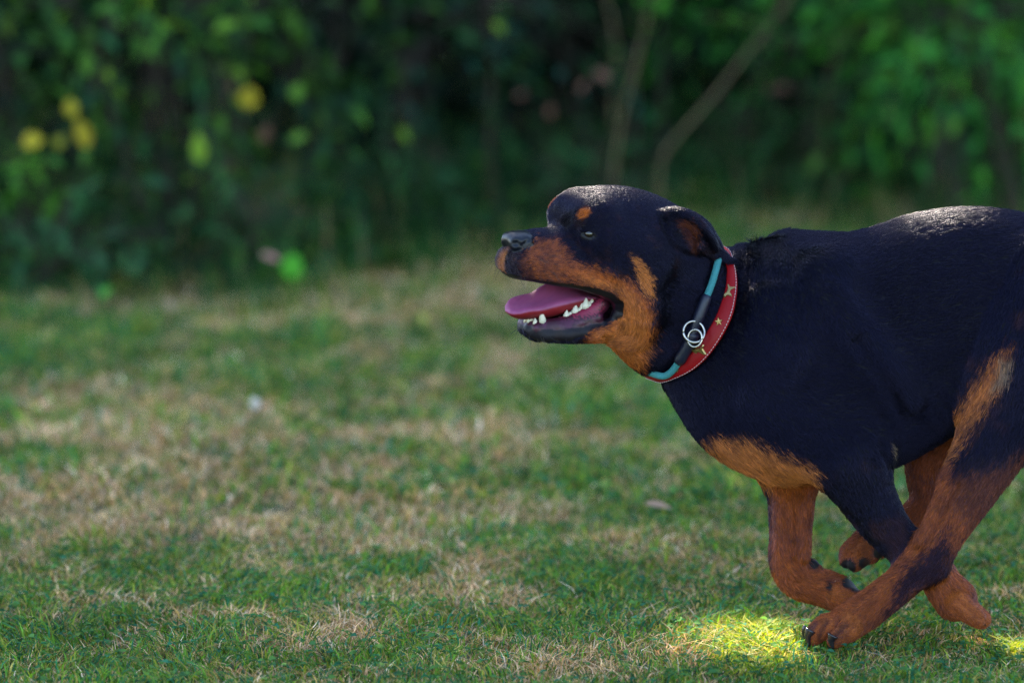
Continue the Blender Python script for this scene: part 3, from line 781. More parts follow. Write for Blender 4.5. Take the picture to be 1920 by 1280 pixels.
# far hind leg
chain('hind_far', [(1960, 570, -70, 115, .6), (1880, 680, -92, 100, .55), (1800, 760, -98, 72, .6), (1748, 830, -100, 50, .65), (1735, 880, -100, 36, .7), (1738, 930, -100, 31, .8), (1722, 962, -98, 30, .85),
                   (1690, 990, -96, 29, .9), (1650, 1010, -96, 31, 1.0), (1628, 1022, -96, 32, 1.1)], k=20)
for dl, du, dv in ((-30, -2, -6), (-10, -10, 0), (12, -8, 8), (30, 6, 14)):
    chain('hind_far_paw', [(1632, 1022, -96 + dl * .8, 20), (1608 + du, 1030 + dv, -96 + dl, 20), (1596 + du, 1044 + dv, -96 + dl, 14)], k=7, m=3)
# tendons and bones under the skin
chain('hind_near', [(1872, 862, 122, 18), (1828, 945, 128, 13), (1782, 1012, 130, 11), (1752, 1052, 124, 12)], k=7)
chain('hind_near', [(1800, 880, 132, 22, .6), (1760, 950, 132, 16, .6), (1730, 1010, 130, 12, .6)], k=14)
chain('hind_near', [(1715, 1062, 130, 12), (1670, 1098, 132, 9), (1620, 1136, 132, 9), (1585, 1156, 128, 9)], k=9)
chain('fore_far', [(1462, 900, -52, 14), (1462, 980, -52, 10), (1466, 1040, -54, 12), (1490, 1072, -52, 12)], k=9)
chain('fore_far', [(1512, 900, -58, 16), (1510, 980, -56, 11), (1508, 1040, -56, 11)], k=9)
chain('shoulder', [(1560, 560, 128, 26, .5), (1600, 620, 134, 26, .5), (1655, 690, 134, 24, .5), (1700, 750, 118, 22, .5)], k=26)
chain('shoulder', [(1440, 560, 108, 26, .5), (1430, 650, 112, 26, .5), (1415, 740, 96, 24, .5)], k=26)
for q_ in ((1418, 470, 60), (1440, 466, 66), (1462, 462, 68)):
    chain('trunk', [(q_[0], q_[1], q_[2] * .5, 16), (q_[0] + 6, q_[1] + 40, q_[2] + 12, 14), (q_[0] + 4, q_[1] + 95, q_[2] + 30, 12)], k=12)
# flank fold between belly and stifle
chain('trunk', [(1800, 660, 70, 50, .4), (1850, 720, 84, 40, .4)], k=40)

# ---- head (turned towards the camera)
chain('skull', [(1098, 428, 0, 62, 1.12), (1135, 424, 0, 72, 1.14), (1180, 436, 0, 80, 1.10), (1228, 462, 0, 84, 1.0), (1270, 505, 0, 92, .92)], fr='h', k=14)
chain('skull', [(1090, 426, 0, 42, 1.3), (1116, 411, 0, 44, 1.25)], fr='h', k=24)
chain('skull', [(1099, 411, 36, 22, 1.0), (1124, 402, 46, 22)], fr='h', k=34, both=True)          # brow ridges
chain('skull', [(1130, 450, 62, 24), (1185, 468, 76, 34, .8), (1225, 500, 74, 36, .8)], fr='h', k=26, both=True)   # cheek bones
chain('cheek', [(1170, 500, 62, 40, .8), (1195, 560, 62, 48, .75), (1190, 610, 50, 42, .8), (1160, 625, 34, 24)], fr='h', k=22, both=True)
chain('muzzle', [(1085, 472, 0, 50, 1.05), (1048, 474, 0, 41, 1.15), (1012, 476, 0, 40, 1.15), (984, 481, 0, 36, 1.1), (978, 488, 0, 34, 1.1)], fr='h', k=18)
chain('muzzle', [(1050, 442, 0, 14, 1.6), (1020, 445, 0, 14, 1.6), (985, 448, 0, 14, 1.6)], fr='h', k=12)
SDF_SPLIT = len(CH)       # everything above is in place before the mouth is opened
chain('lip', [(974, 493, 10, 26, 1.0), (982, 498, 24, 25, 1.0), (1004, 502, 38, 26, .9), (1045, 510, 46, 26, .7), (1090, 517, 50, 26, .6), (1132, 533, 54, 24, .6), (1160, 553, 55, 20, .6), (1170, 580, 54, 18, .6),
              (1158, 606, 50, 16, .6)], fr='h', k=16, both=True)
chain('chin', [(1165, 606, 0, 32, 1.5), (1120, 618, 0, 22, 1.9), (1060, 622, 0, 19, 1.9), (1012, 622, 0, 17, 1.7), (998, 620, 0, 15, 1.6)], fr='h', k=10)
chain('low_lip', [(1160, 602, 46, 12), (1142, 612, 47, 15), (1126, 616, 46, 11), (1108, 622, 46, 15), (1088, 624, 44, 11), (1066, 627, 42, 14), (1044, 628, 37, 11), (1024, 628, 32, 14), (1006, 624, 22, 12), (992, 618, 8, 11)], fr='h', k=7, both=True)
chain('gum', [(1128, 572, 34, 16, .7), (1100, 590, 35, 15, .7), (1060, 603, 33, 11, .8), (1020, 608, 25, 10), (994, 607, 8, 8)], fr='h', k=6, both=True)
chain('fold', [(1120, 500, 64, 6), (1165, 522, 76, 6), (1196, 560, 78, 6), (1204, 600, 74, 6)], fr='h', k=12, both=True)
chain('gum', [(1120, 596, 42, 10), (1060, 612, 38, 9), (1008, 614, 26, 9)], fr='h', k=9, both=True)
chain('throat', [(1190, 620, 0, 50, 1.1), (1225, 640, 0, 60, 1.1)], fr='n', k=20)
chain('nose', [(962, 449, 0, 15, 1.75), (976, 450, 0, 18, 1.75)], fr='h', k=6)
chain('nose', [(968, 457, 17, 12)], fr='h', k=6, both=True)
# ears thrown back by the run
SDF_EAR = len(CH)
chain('ear', [(1240, 415, 66, 24, .5), (1275, 412, 84, 22, .45), (1308, 432, 92, 26, .28), (1330, 456, 90, 22, .28), (1346, 474, 88, 15, .35), (1364, 486, 86, 8, .6), (1381, 492, 84, 4.5, .8)], fr='h', k=5, both=True)
chain('ear', [(1246, 402, 72, 6), (1275, 398, 96, 7), (1306, 412, 108, 7), (1330, 440, 108, 7), (1344, 466, 100, 6)], fr='h', k=5, both=True)

MOUTH = [(925, 508), (975, 521), (1008, 529), (1045, 534), (1100, 539), (1135, 549), (1153, 563), (1156, 582), (1140, 597), (1105, 604), (1060, 608), (1000, 609), (960, 606), (925, 606)]

def poly_sd(u, v, poly):
    """signed distance (negative inside) to a polygon in px"""
    u = np.asarray(u, float); v = np.asarray(v, float)
    d2 = np.full(u.shape, 1e12); ins = np.zeros(u.shape, bool)
    n = len(poly)
    for i in range(n):
        x0, y0 = poly[i]; x1, y1 = poly[(i + 1) % n]
        ex, ey = x1 - x0, y1 - y0
        wx, wy = u - x0, v - y0
        t = np.clip((wx * ex + wy * ey) / (ex * ex + ey * ey), 0, 1)
        d2 = np.minimum(d2, (wx - ex * t) ** 2 + (wy - ey * t) ** 2)
        if y0 != y1:
            ins ^= ((y0 > v) != (y1 > v)) & (u < (x1 - x0) * (v - y0) / (y1 - y0) + x0)
    return np.where(ins, -1, 1) * np.sqrt(d2)

def head_plane(P):
    """side offset (px) from the head's plane and where the midline foot point is seen"""
    l = (P - O_HEAD) @ N_HEAD
    M = P - l[:, None] * N_HEAD
    u, v = project(M)
    return l / PX, u, v

# mouth polygon is given as seen on the near lip; bring it to the midline plane
def to_mid(poly, l):
    out = []
    for (u, v) in poly:
        p = on_plane(u, v, O_HEAD + N_HEAD * l * PX, N_HEAD) - N_HEAD * l * PX
        a, b = project(p[None, :]); out.append((a[0], b[0]))
    return out
MOUTH_MID = [to_mid([q], l)[0] for q, l in zip(MOUTH, [0, 20, 34, 42, 46, 48, 50, 50, 46, 42, 38, 24, 10, 0])]

def mouth_sdf(P):
    l, u, v = head_plane(P)
    d = poly_sd(u, v, MOUTH_MID) * PX
    inner = np.clip((u - 1035) * 0.5, -20, 30)        # closed towards the throat
    return np.maximum(d, (inner - np.abs(l)) * PX).astype(np.float32)

# ---- sampling grid, finer at the head
gx = np.concatenate([np.arange(-0.03, 0.36, 0.0018), np.arange(0.36, 0.96, 0.0034)])
gy = np.arange(-0.215, 0.205, 0.0026)
gz = np.concatenate([np.arange(-0.03, 0.40, 0.0030), np.arange(0.40, 0.70, 0.0019)])
# head is turned towards the camera, so allow for it
gy = np.concatenate([np.arange(-0.34, -0.215, 0.0026), gy])
NX, NY, NZ = len(gx), len(gy), len(gz)
F = np.full((NX, NY, NZ), 0.1, np.float32)

def box_idx(lo, hi):
    i0, i1 = np.searchsorted(gx, [lo[0], hi[0]]); j0, j1 = np.searchsorted(gy, [lo[1], hi[1]]); k0, k1 = np.searchsorted(gz, [lo[2], hi[2]])
    return slice(max(i0 - 1, 0), min(i1 + 1, NX)), slice(max(j0 - 1, 0), min(j1 + 1, NY)), slice(max(k0 - 1, 0), min(k1 + 1, NZ))

def blk(sl):
    X, Y, Z = np.meshgrid(gx[sl[0]], gy[sl[1]], gz[sl[2]], indexing='ij')
    return np.stack([X.ravel(), Y.ravel(), Z.ravel()], 1), X.shape

def smin(a, b, k):
    h = np.maximum(k - np.abs(a - b), 0) / k
    return np.minimum(a, b) - h * h * k * 0.25

def add_chain(c):
    # evaluate in short runs so the boxes stay tight
    n = len(c['p']); step = 4
    dd = {}
    mg = c['k'] * 1.15 / min(1, c['lat'].min())
    lo = (c['p'] - (c['r'] * np.maximum(1, c['lat']))[:, None]).min(0) - mg
    hi = (c['p'] + (c['r'] * np.maximum(1, c['lat']))[:, None]).max(0) + mg
    sl = box_idx(lo, hi)
    D = np.full(tuple(s.stop - s.start for s in sl), 9.0, np.float32)
    for i in range(0, max(n - 1, 1), step):
        sub = dict(c); sub['p'] = c['p'][i:i + step + 1]; sub['r'] = c['r'][i:i + step + 1]; sub['lat'] = c['lat'][i:i + step + 1]
        m = (sub['r'] * np.maximum(1, sub['lat']))[:, None]
        s2 = box_idx((sub['p'] - m).min(0) - mg, (sub['p'] + m).max(0) + mg)
        P, sh = blk(s2)
        d = eval_chain(sub, P).reshape(sh)
        loc = tuple(slice(a.start - b.start, a.stop - b.start) for a, b in zip(s2, sl))
        D[loc] = np.minimum(D[loc], d)
    F[sl] = smin(F[sl], np.minimum(D, 0.1), c['k'])

for c in CH[:SDF_SPLIT]:
    add_chain(c)
# open the mouth
mlo = on_plane(925, 620, O_HEAD, N_HEAD) - 0.12; mhi = on_plane(1190, 490, O_HEAD, N_HEAD) + 0.12
sl = box_idx(mlo, mhi)
P, sh = blk(sl)
ms = mouth_sdf(P).reshape(sh)
kk = 5 * PX
F[sl] = -smin(-F[sl], ms, kk)
for c in CH[SDF_SPLIT:SDF_EAR]:
    add_chain(c)
F_BARE = F.copy()
for c in CH[SDF_EAR:]:
    add_chain(c)

def sample_F(P, G=None):
    G = F if G is None else G
    i = np.clip(np.searchsorted(gx, P[:, 0]) - 1, 0, NX - 2); j = np.clip(np.searchsorted(gy, P[:, 1]) - 1, 0, NY - 2); k = np.clip(np.searchsorted(gz, P[:, 2]) - 1, 0, NZ - 2)
    fx = np.clip((P[:, 0] - gx[i]) / (gx[i + 1] - gx[i]), 0, 1); fy = np.clip((P[:, 1] - gy[j]) / (gy[j + 1] - gy[j]), 0, 1); fz = np.clip((P[:, 2] - gz[k]) / (gz[k + 1] - gz[k]), 0, 1)
    r = 0
    for a in (0, 1):
        for b in (0, 1):
            for c in (0, 1):
                r = r + (fx if a else 1 - fx) * (fy if b else 1 - fy) * (fz if c else 1 - fz) * G[i + a, j + b, k + c]
    return r

def hit(u, v, G=None, near=7.7):
    """first point of the dog's skin met by the line of sight to (u, v)"""
    d = ray(np.atleast_1d(u).astype(float), np.atleast_1d(v).astype(float))
    t = np.full(len(d), near); done = np.zeros(len(d), bool)
    for _ in range(1100):
        f = sample_F(CAM + d * t[:, None], G)
        done |= f < 0.0003
        t = np.where(done, t, t + 0.0014)
        if done.all(): break
    P = CAM + d * t[:, None]
    P[~done] = np.nan
    return P

def gradF(P, e=0.003, G=None):
    g = np.stack([sample_F(P + np.eye(3)[a] * e, G) - sample_F(P - np.eye(3)[a] * e, G) for a in range(3)], 1)
    return g / np.maximum(np.linalg.norm(g, axis=1), 1e-9)[:, None]

def mirror_head(P):
    return P - 2 * ((P - O_HEAD) @ N_HEAD)[..., None] * N_HEAD

def carve(pts, k=4, sink=0.0, both=True):
    """pts: rows (u, v, r[, sink px]) pressed into the skin where they are seen"""
    rows = []
    for q in pts:
        p = hit(q[0], q[1])
        g = gradF(p)
        rows.append([*(p - g * (q[3] if len(q) > 3 else 0) * PX)[0], q[2] * PX, 1.0])
    rows = np.array(rows)
    for sgn in ((1, -1) if both else (1,)):
        R = rows.copy()
        if sgn < 0: R[:, :3] = mirror_head(R[:, :3])
        if len(R) > 1: R = crom(R, 4)
        c = dict(p=R[:, :3], r=R[:, 3], lat=R[:, 4], n=N_HEAD)
        m = c['r'].max() + 0.006
        sl = box_idx(c['p'].min(0) - m, c['p'].max(0) + m)
        P, sh = blk(sl)
        d = eval_chain(c, P).reshape(sh)
        F[sl] = -smin(-F[sl], d, k * PX)
carve([(1800, 905, 5, 3), (1765, 970, 5, 2), (1740, 1015, 4.5, 1), (1722, 1040, 4, 1)], 8, both=False)   # hollow before the heel tendon
carve([(1676, 1062, 4, 1), (1640, 1098, 4, 1), (1606, 1128, 4, 1)], 8, both=False)
carve([(1492, 915, 4, 1), (1492, 980, 4, 1), (1490, 1040, 4, 1)], 7, both=False)
carve([(1552, 1164, 3, 0), (1543, 1178, 3.4, 0), (1537, 1196, 3.6, 0)], 4, both=False)      # gaps between the toes
carve([(1588, 1170, 3, 0), (1573, 1184, 3.4, 0), (1560, 1202, 3.6, 0)], 4, both=False)
carve([(1530, 1168, 2.6, 0), (1520, 1180, 3, 0)], 4, both=False)
carve([(1800, 1128, 3, 0), (1822, 1146, 3.2, 0), (1842, 1160, 3.4, 0)], 4, both=False)
carve([(1786, 1142, 3, 0), (1806, 1160, 3.2, 0), (1822, 1174, 3.4, 0)], 4, both=False)
carve([(1608, 640, 9, -2), (1660, 715, 9, -2), (1706, 790, 8, -2)], 22, both=False)     # behind the shoulder muscle
carve([(1590, 960, 5, 0), (1640, 1020, 4, 0)], 10, both=False)
carve([(1652, 780, 6, 0), (1650, 830, 6, 0), (1668, 880, 5, 0)], 12, both=False)
EYE = hit(1103, 440)[0]; EYE_G = gradF(EYE[None])[0]
carve([(964, 457, 6, 0), (968, 456, 6.5, 0)], 3)                 # nostrils
carve([(975, 461, 2.4), (984, 457, 2.2), (990, 450, 2)], 3)                 # nostril slit
carve([(1238, 408, 5, -1), (1246, 432, 5.5, 0), (1262, 460, 6, 0), (1290, 478, 6, 0), (1318, 482, 5, 0)], 5)     # crease round the ear
carve([(1262, 418, 9, -2), (1288, 432, 13, 0), (1303, 455, 11, 0)], 8)     # hollow of the ear
carve([(1088, 437, 2.4), (1097, 437, 4.4), (1106, 440, 4.6), (1117, 446, 2.4)], 3)      # eye opening
carve([(1078, 428, 4, -3), (1072, 445, 7, -5), (1082, 460, 6, -4)], 12)      # hollow before the eye

# ---- surface nets
def surface_nets(F, gx, gy, gz):
    S = F < 0
    c = np.zeros((F.shape[0] - 1, F.shape[1] - 1, F.shape[2] - 1), np.uint8)
    offs = [(a, b, d) for a in (0, 1) for b in (0, 1) for d in (0, 1)]
    for a, b, d in offs:
        c += S[a:F.shape[0] - 1 + a, b:F.shape[1] - 1 + b, d:F.shape[2] - 1 + d]
    act = (c > 0) & (c < 8)
    I, J, K = np.nonzero(act)
    idx = np.full(act.shape, -1, np.int32); idx[I, J, K] = np.arange(len(I))
    acc = np.zeros((len(I), 3)); cnt = np.zeros(len(I))
    G = (gx, gy, gz)
    for e in range(3):
        for a in (0, 1):
            for b in (0, 1):
                o0 = [0, 0, 0]; o1 = [0, 0, 0]
                r = [q for q in range(3) if q != e]
                o0[r[0]] = o1[r[0]] = a; o0[r[1]] = o1[r[1]] = b; o1[e] = 1
                f0 = F[I + o0[0], J + o0[1], K + o0[2]]; f1 = F[I + o1[0], J + o1[1], K + o1[2]]
                m = (f0 < 0) != (f1 < 0)
                t = f0 / np.where(m, f0 - f1, 1)
                ijk = [I, J, K]
                q = np.zeros((len(I), 3))
                for ax in range(3):
                    p0 = G[ax][ijk[ax] + o0[ax]]; p1 = G[ax][ijk[ax] + o1[ax]]
                    q[:, ax] = p0 + (p1 - p0) * t
                acc[m] += q[m]; cnt[m] += 1
    V = acc / cnt[:, None]
    faces = []
    nx, ny, nz = F.shape
    # x edges
    def quads(e):
        sh = [nx, ny, nz]; lo = [1, 1, 1]; lo[e] = 0
        rng_ = [slice(lo[q], sh[q] - 1) for q in range(3)]
        s0 = S[tuple(rng_)]
        sh1 = list(rng_); sh1[e] = slice(lo[e] + 1, sh[e])
        s1 = S[tuple(sh1)]
        A, B, C = np.nonzero(s0 != s1)
        flip = s0[A, B, C]
        A = A + lo[0]; B = B + lo[1]; C = C + lo[2]
        r = [(e + 1) % 3, (e + 2) % 3]
        out = []
        for da, db in ((-1, -1), (0, -1), (0, 0), (-1, 0)):
            o = [A.copy(), B.copy(), C.copy()]
            o[r[0]] = o[r[0]] + da; o[r[1]] = o[r[1]] + db
            out.append(idx[o[0], o[1], o[2]])
        Q = np.stack(out, 1)
        Q[~flip] = Q[~flip][:, ::-1]
        return Q
    Q = np.concatenate([quads(0), quads(1), quads(2)])
    Q = Q[(Q >= 0).all(1)]
    return V, Q

V, Q = surface_nets(F, gx, gy, gz)

def laplace(V, Q, n, w=0.5):
    E = np.concatenate([Q[:, [0, 1]], Q[:, [1, 2]], Q[:, [2, 3]], Q[:, [3, 0]]])
    for _ in range(n):
        A = np.zeros_like(V); c = np.zeros(len(V))
        for ax in range(3):
            A[:, ax] = np.bincount(E[:, 0], V[E[:, 1], ax], len(V)) + np.bincount(E[:, 1], V[E[:, 0], ax], len(V))
        c = np.bincount(E[:, 0], minlength=len(V)) + np.bincount(E[:, 1], minlength=len(V))
        V = V + w * (A / np.maximum(c, 1)[:, None] - V)
    return V
# keep only the largest connected skin
def main_island(V, Q):
    lab = np.arange(len(V))
    E = np.concatenate([Q[:, [0, 1]], Q[:, [1, 2]], Q[:, [2, 3]], Q[:, [3, 0]]])
    while True:
        m = np.minimum(lab[E[:, 0]], lab[E[:, 1]])
        new = lab.copy()
        np.minimum.at(new, E[:, 0], m); np.minimum.at(new, E[:, 1], m)
        new = new[new]; new = new[new]
        if (new == lab).all(): break
        lab = new
    u, c = np.unique(lab, return_counts=True)
    keep = lab == u[np.argmax(c)]
    print('islands', len(u), 'kept', keep.sum(), 'of', len(V))
    mp = np.cumsum(keep) - 1
    return V[keep], mp[Q[keep[Q[:, 0]]]]
V, Q = main_island(V, Q)
V = laplace(V, Q, 2, 0.4)

def vnormals(V, Q):
    fn = np.cross(V[Q[:, 2]] - V[Q[:, 0]], V[Q[:, 3]] - V[Q[:, 1]])
    N = np.zeros_like(V)
    for ax in range(3):
        for q in range(4):
            N[:, ax] += np.bincount(Q[:, q], fn[:, ax], len(V))
    return N / np.maximum(np.linalg.norm(N, axis=1), 1e-12)[:, None]
VN = vnormals(V, Q)

# ---- which chain each skin point belongs to, and the way the hair lies there
tags = sorted({c['tag'] for c in CH})
best = np.full(len(V), 9.0); owner = np.zeros(len(V), int); flow = np.zeros((len(V), 3))
for c in CH:
    m = (c['r'] * np.maximum(1, c['lat'])).max() + 0.03
    sel = np.nonzero(((V > c['p'].min(0) - m) & (V < c['p'].max(0) + m)).all(1))[0]
    if not len(sel): continue
    d = eval_chain(c, V[sel])
    up = d < best[sel]
    s = sel[up]
    best[s] = d[up]; owner[s] = tags.index(c['tag'])
    if len(c['p']) > 1:
        pc = c['p'][:-1] + np.diff(c['p'], axis=0) * .5; T = np.diff(c['p'], axis=0); T /= np.linalg.norm(T, axis=1)[:, None]
        j = np.argmin(((V[s][:, None, :] - pc[None]) ** 2).sum(2), 1)
        flow[s] = T[j]
own = np.array(tags)[owner]
U_, W_ = project(V)
hl, hu, hv = head_plane(V)
# the matching near-side pixel of each head point
Pn = V + np.where(hl < 0, -2 * hl * PX, 0)[:, None] * N_HEAD
NU, NV = project(Pn)
headtags = ('skull', 'cheek', 'muzzle', 'lip', 'chin', 'low_lip', 'gum', 'nose', 'ear', 'fold', 'throat')
is_head = np.isin(own, [t + s for t in headtags for s in ('', '_far')]) | ((own == 'neck') & (U_ < 1240))

BLACK = np.array([0.0018, 0.0018, 0.0048]); TAN = np.array([0.35, 0.088, 0.014]); TAN2 = np.array([0.50, 0.165, 0.034])
PALE = np.array([0.25, 0.17, 0.10]); PAD_SHADE = np.array([0.006, 0.005, 0.008])
nz1 = vnoise(V, 0.012, 1) * .6 + vnoise(V, 0.004, 2) * .4
col = np.tile(BLACK, (len(V), 1))
gloss = np.zeros(len(V)); furlen = np.full(len(V), 0.009)

speck = np.random.default_rng(5).normal(0, 1, len(V)).clip(-2, 2)
def paint(mask, c):
    global col
    col = col * (1 - mask[:, None]) + np.asarray(c) * mask[:, None]
def zpoly(p, ox, oy, s): return [(ox + a / s, oy + b / s) for a, b in p]
def pm(poly, u, v, w=5, amp=4):
    return sstep(-(poly_sd(u, v, poly) + nz1 * amp + speck * amp * .9), -w, w)

z1 = lambda p: zpoly(p, 900, 320, 3.048)
T1 = z1([(285, 440), (345, 395), (430, 400), (470, 440), (510, 515), (580, 535), (680, 562), (800, 600), (880, 640), (930, 700), (975, 720), (988, 850), (992, 950), (945, 1040), (925, 1120),
         (830, 1110), (700, 1040), (600, 985), (580, 950), (640, 905), (720, 885), (785, 825), (808, 760), (775, 700), (690, 664), (560, 640), (430, 632), (350, 622), (240, 590), (220, 520)])
T2 = z1([(850, 475), (890, 490), (945, 560), (985, 620), (985, 720), (935, 700), (905, 610)])
hd = is_head.astype(float)
paint(hd * pm(T1, NU, NV, 7, 6), TAN)
paint(hd * pm(z1([(280, 400), (480, 380), (560, 520), (520, 600), (420, 640), (280, 600)]), NU, NV, 14, 9) * .35, BLACK * 2)
paint(hd * pm(z1([(560, 610), (800, 640), (900, 720), (960, 850), (960, 1000), (900, 1100), (700, 1000), (640, 950), (760, 900), (830, 800), (800, 700)]), NU, NV, 12) * .6, TAN2)
paint(hd * pm(T2, NU, NV, 4), TAN2)
front = hd * sstep(-NU, -962, -945) * sstep(NV, 455, 470) * sstep(-NV, -530, -505)      # tan front of the flews
paint(front * 0.5 * (hl < 5), TAN2)
bx = to_mid([(1091, 402)], 50)[0]
bd = np.hypot((NU - 1092) / np.where(hl < 0, 14, 12), (NV - 402 + (NU - 1092) * .25) / np.where(hl < 0, 13, 10.5))
paint(hd * sstep(-(bd + nz1 * .25), -1.2, -.75) * (np.abs(hl) > 12), np.array([0.42, 0.10, 0.006]))
# crease shade painted as dark fold lines along the flews
fold = np.sin((NV - (NU - 1000) * 0.25) / 3.6 + nz1 * 2.0)
fm = hd * sstep(fold, .55, .95) * pm([(985, 478), (1040, 470), (1110, 505), (1140, 530), (1100, 530), (1010, 518)], NU, NV, 5)
paint(fm * .35, BLACK * 1.5)
paint(hd * pm([(938, 462), (972, 468), (992, 492), (996, 530), (960, 532), (930, 500)], NU, NV, 14, 8) * (own != 'nose') * (1 - front) * .75, np.array([0.015, 0.007, 0.008]))
# inside of the ear
paint(hd * pm(z1([(1115, 285), (1200, 285), (1245, 340), (1265, 430), (1215, 465), (1175, 400)]), NU, NV, 4), np.array([0.085, 0.022, 0.007]))
# lips and mouth
mid_m = poly_sd(hu, hv, MOUTH_MID)
near_m = poly_sd(NU, NV, MOUTH)
lipm = hd * sstep(-np.minimum(near_m, mid_m) + nz1 * 1.5, -6, -2) * (NU < 1170)
paint(lipm, np.array([0.005, 0.004, 0.006])); gloss = np.maximum(gloss, lipm * .8)
LIP2 = z1([(235, 880), (330, 850), (480, 820), (620, 830), (700, 800), (770, 700), (800, 760), (790, 830), (720, 885), (640, 905), (590, 955), (480, 975), (350, 990), (260, 950)])
l2 = hd * pm(LIP2, NU, NV, 3, 2)
paint(l2, np.array([0.006, 0.004, 0.008])); gloss = np.maximum(gloss, l2 * .45)
inn = hd * (np.isin(own, ['gum', 'gum_far']) | ((mid_m < -7) & (NU > 1040))).astype(float)
paint(inn, np.array([0.035, 0.006, 0.014])); gloss = np.maximum(gloss, inn)
gum_pink = inn * pm(z1([(470, 830), (700, 720), (705, 790), (640, 830), (560, 840)]), NU, NV, 4)
paint(gum_pink, np.array([0.22, 0.02, 0.05]))
mott = hd * pm(z1([(245, 875), (400, 850), (600, 850), (740, 790), (760, 800), (700, 860), (500, 900), (300, 905)]), NU, NV, 4, 2) * sstep(vnoise(V, 0.006, 9), -.3, .5)
paint(mott * .8, np.array([0.075, 0.012, 0.040]))
nose = np.isin(own, ['nose', 'nose_far']) & (NU < 1000)
nosef = nose.astype(float)
paint(nosef, np.array([0.005, 0.006, 0.011])); gloss = np.maximum(gloss, nosef)
eyez = hd * sstep(-np.hypot((NU - 1101) / 16, (NV - 441) / 9), -1.1, -.8)
paint(eyez, np.array([0.006, 0.005, 0.007])); gloss = np.maximum(gloss, eyez * .6)

# trunk and legs; leg tan toned down, shading put into the colour
legs_ = np.array(['hind' in t or 'fore' in t for t in tags])[owner]
body = 1 - hd
bt = np.isin(own, ['trunk', 'shoulder', 'shoulder_far', 'neck', 'fore_far'])
BR = [(1318, 826), (1345, 820), (1390, 822), (1450, 846), (1500, 862), (1528, 893), (1534, 925), (1440, 925), (1380, 900), (1340, 860)]
Pm = V.copy(); Pm[:, 1] = -np.abs(Pm[:, 1]); MU, MV = project(Pm)
paint(body * bt * pm(BR, MU, MV, 7, 8) * (V[:, 2] < .42), TAN2 * .85)
ff = (np.isin(own, ['fore_far', 'fore_far_paw'])).astype(float)
paint(ff * sstep(W_, 888, 905) * sstep(U_ + nz1 * 4 + speck * 2, 1438, 1456), TAN * .76)
fn = (np.isin(own, ['fore_near', 'fore_near_paw'])).astype(float)
along = (U_ - 1560) * .62 + (W_ - 900) * .78
paint(fn * sstep(along + nz1 * 8 + speck * 6, 226, 262), TAN * .78)
paint(fn * sstep(V[:, 1], -.062, -.050) * sstep(W_, 900, 940), TAN)
paint(fn * pm([(1655, 795), (1668, 800), (1690, 850), (1680, 860), (1664, 830)], U_, W_, 4), PALE)
hf = (np.isin(own, ['hind_far', 'hind_far_paw'])).astype(float)
paint(hf * sstep(W_, 780, 800), TAN * .62)
paint(hf * sstep(V[:, 1], .09, .10) * sstep(-W_, -940, -900), BLACK)
hn = (np.isin(own, ['hind_near', 'hind_near_paw'])).astype(float)
H1 = [(1890, 655), (1868, 672), (1800, 765), (1765, 850), (1700, 985), (1600, 1100), (1480, 1150), (1480, 1240), (1640, 1240), (1700, 1130), (1740, 1100), (1800, 1040), (1900, 900), (1925, 850),
      (1890, 872), (1845, 884), (1785, 895), (1788, 850), (1832, 765), (1872, 712), (1890, 680)]
paint(hn * pm(H1, U_, W_, 12, 9), TAN * .68)
paint(hn * pm([(1890, 655), (1868, 672), (1800, 765), (1770, 860), (1790, 860), (1845, 765), (1880, 720)], U_, W_, 10, 8) * .6, TAN2)
paint(hn * pm([(1800, 870), (1915, 850), (1900, 905), (1820, 980), (1790, 950)], U_, W_, 22, 10) * .6, np.array([0.03, 0.014, 0.010]))
paint(hn * pm([(1778, 985), (1790, 1040), (1765, 1085), (1718, 1110), (1655, 1165), (1680, 1110), (1700, 1060), (1730, 1040)], U_, W_, 14, 9) * .93, BLACK * 1.3)
paint(hn * pm([(1878, 668), (1900, 672), (1888, 715), (1862, 728)], U_, W_, 5) * .7, PALE)
paint(hn * sstep(V[:, 1], -.075, -.06) * sstep(W_, 830, 850), TAN)
# pads
for (pu, pv, pr, tg) in ((1590, 1088, 15, 'fore_far'), (1604, 1098, 12, 'fore_far'), (1552, 1098, 9, 'fore_far'), (1526, 1056, 12, 'fore_far'), (1590, 1062, 16, 'hind_far'), (1620, 1055, 12, 'hind_far'), (1648, 1036, 12, 'hind_far')):
    m = (np.isin(own, [tg, tg + '_paw'])) * sstep(-np.hypot(U_ - pu, W_ - pv), -pr - 3, -pr + 3)
    paint(m, PAD_SHADE); gloss = np.maximum(gloss, m * .35)
for ln_ in ([(1552, 1164), (1543, 1178), (1537, 1198)], [(1588, 1170), (1573, 1184), (1560, 1204)], [(1530, 1168), (1518, 1182)]):  # dark lines in the toe gaps: shade put into the colour
    L3 = crom(np.array(ln_, float), 6)
    sel_ = np.nonzero((U_ > L3[:, 0].min() - 12) & (U_ < L3[:, 0].max() + 12) & (W_ > L3[:, 1].min() - 12) & (W_ < L3[:, 1].max() + 12) & legs_)[0]
    m = np.zeros(len(V)); dd_ = np.min(np.hypot(U_[sel_, None] - L3[None, :, 0], W_[sel_, None] - L3[None, :, 1]), 1)
    m[sel_] = sstep(-dd_, -6.5, -2.5); paint(m * .55, PAD_SHADE)
soles = (V[:, 2] < 0.006) & np.isin(own, ['hind_near_paw', 'hind_near'])
paint(soles.astype(float), PAD_SHADE)
legs = np.array(['hind' in t or 'fore' in t for t in tags])[owner]
paint(legs * sstep(vnoise(V, .035, 45) + vnoise(V, .01, 46) * .5, .05, .9) * .38, np.array([0.06, 0.018, 0.006]))  # soft dark shading of the legs, painted in as random blotches
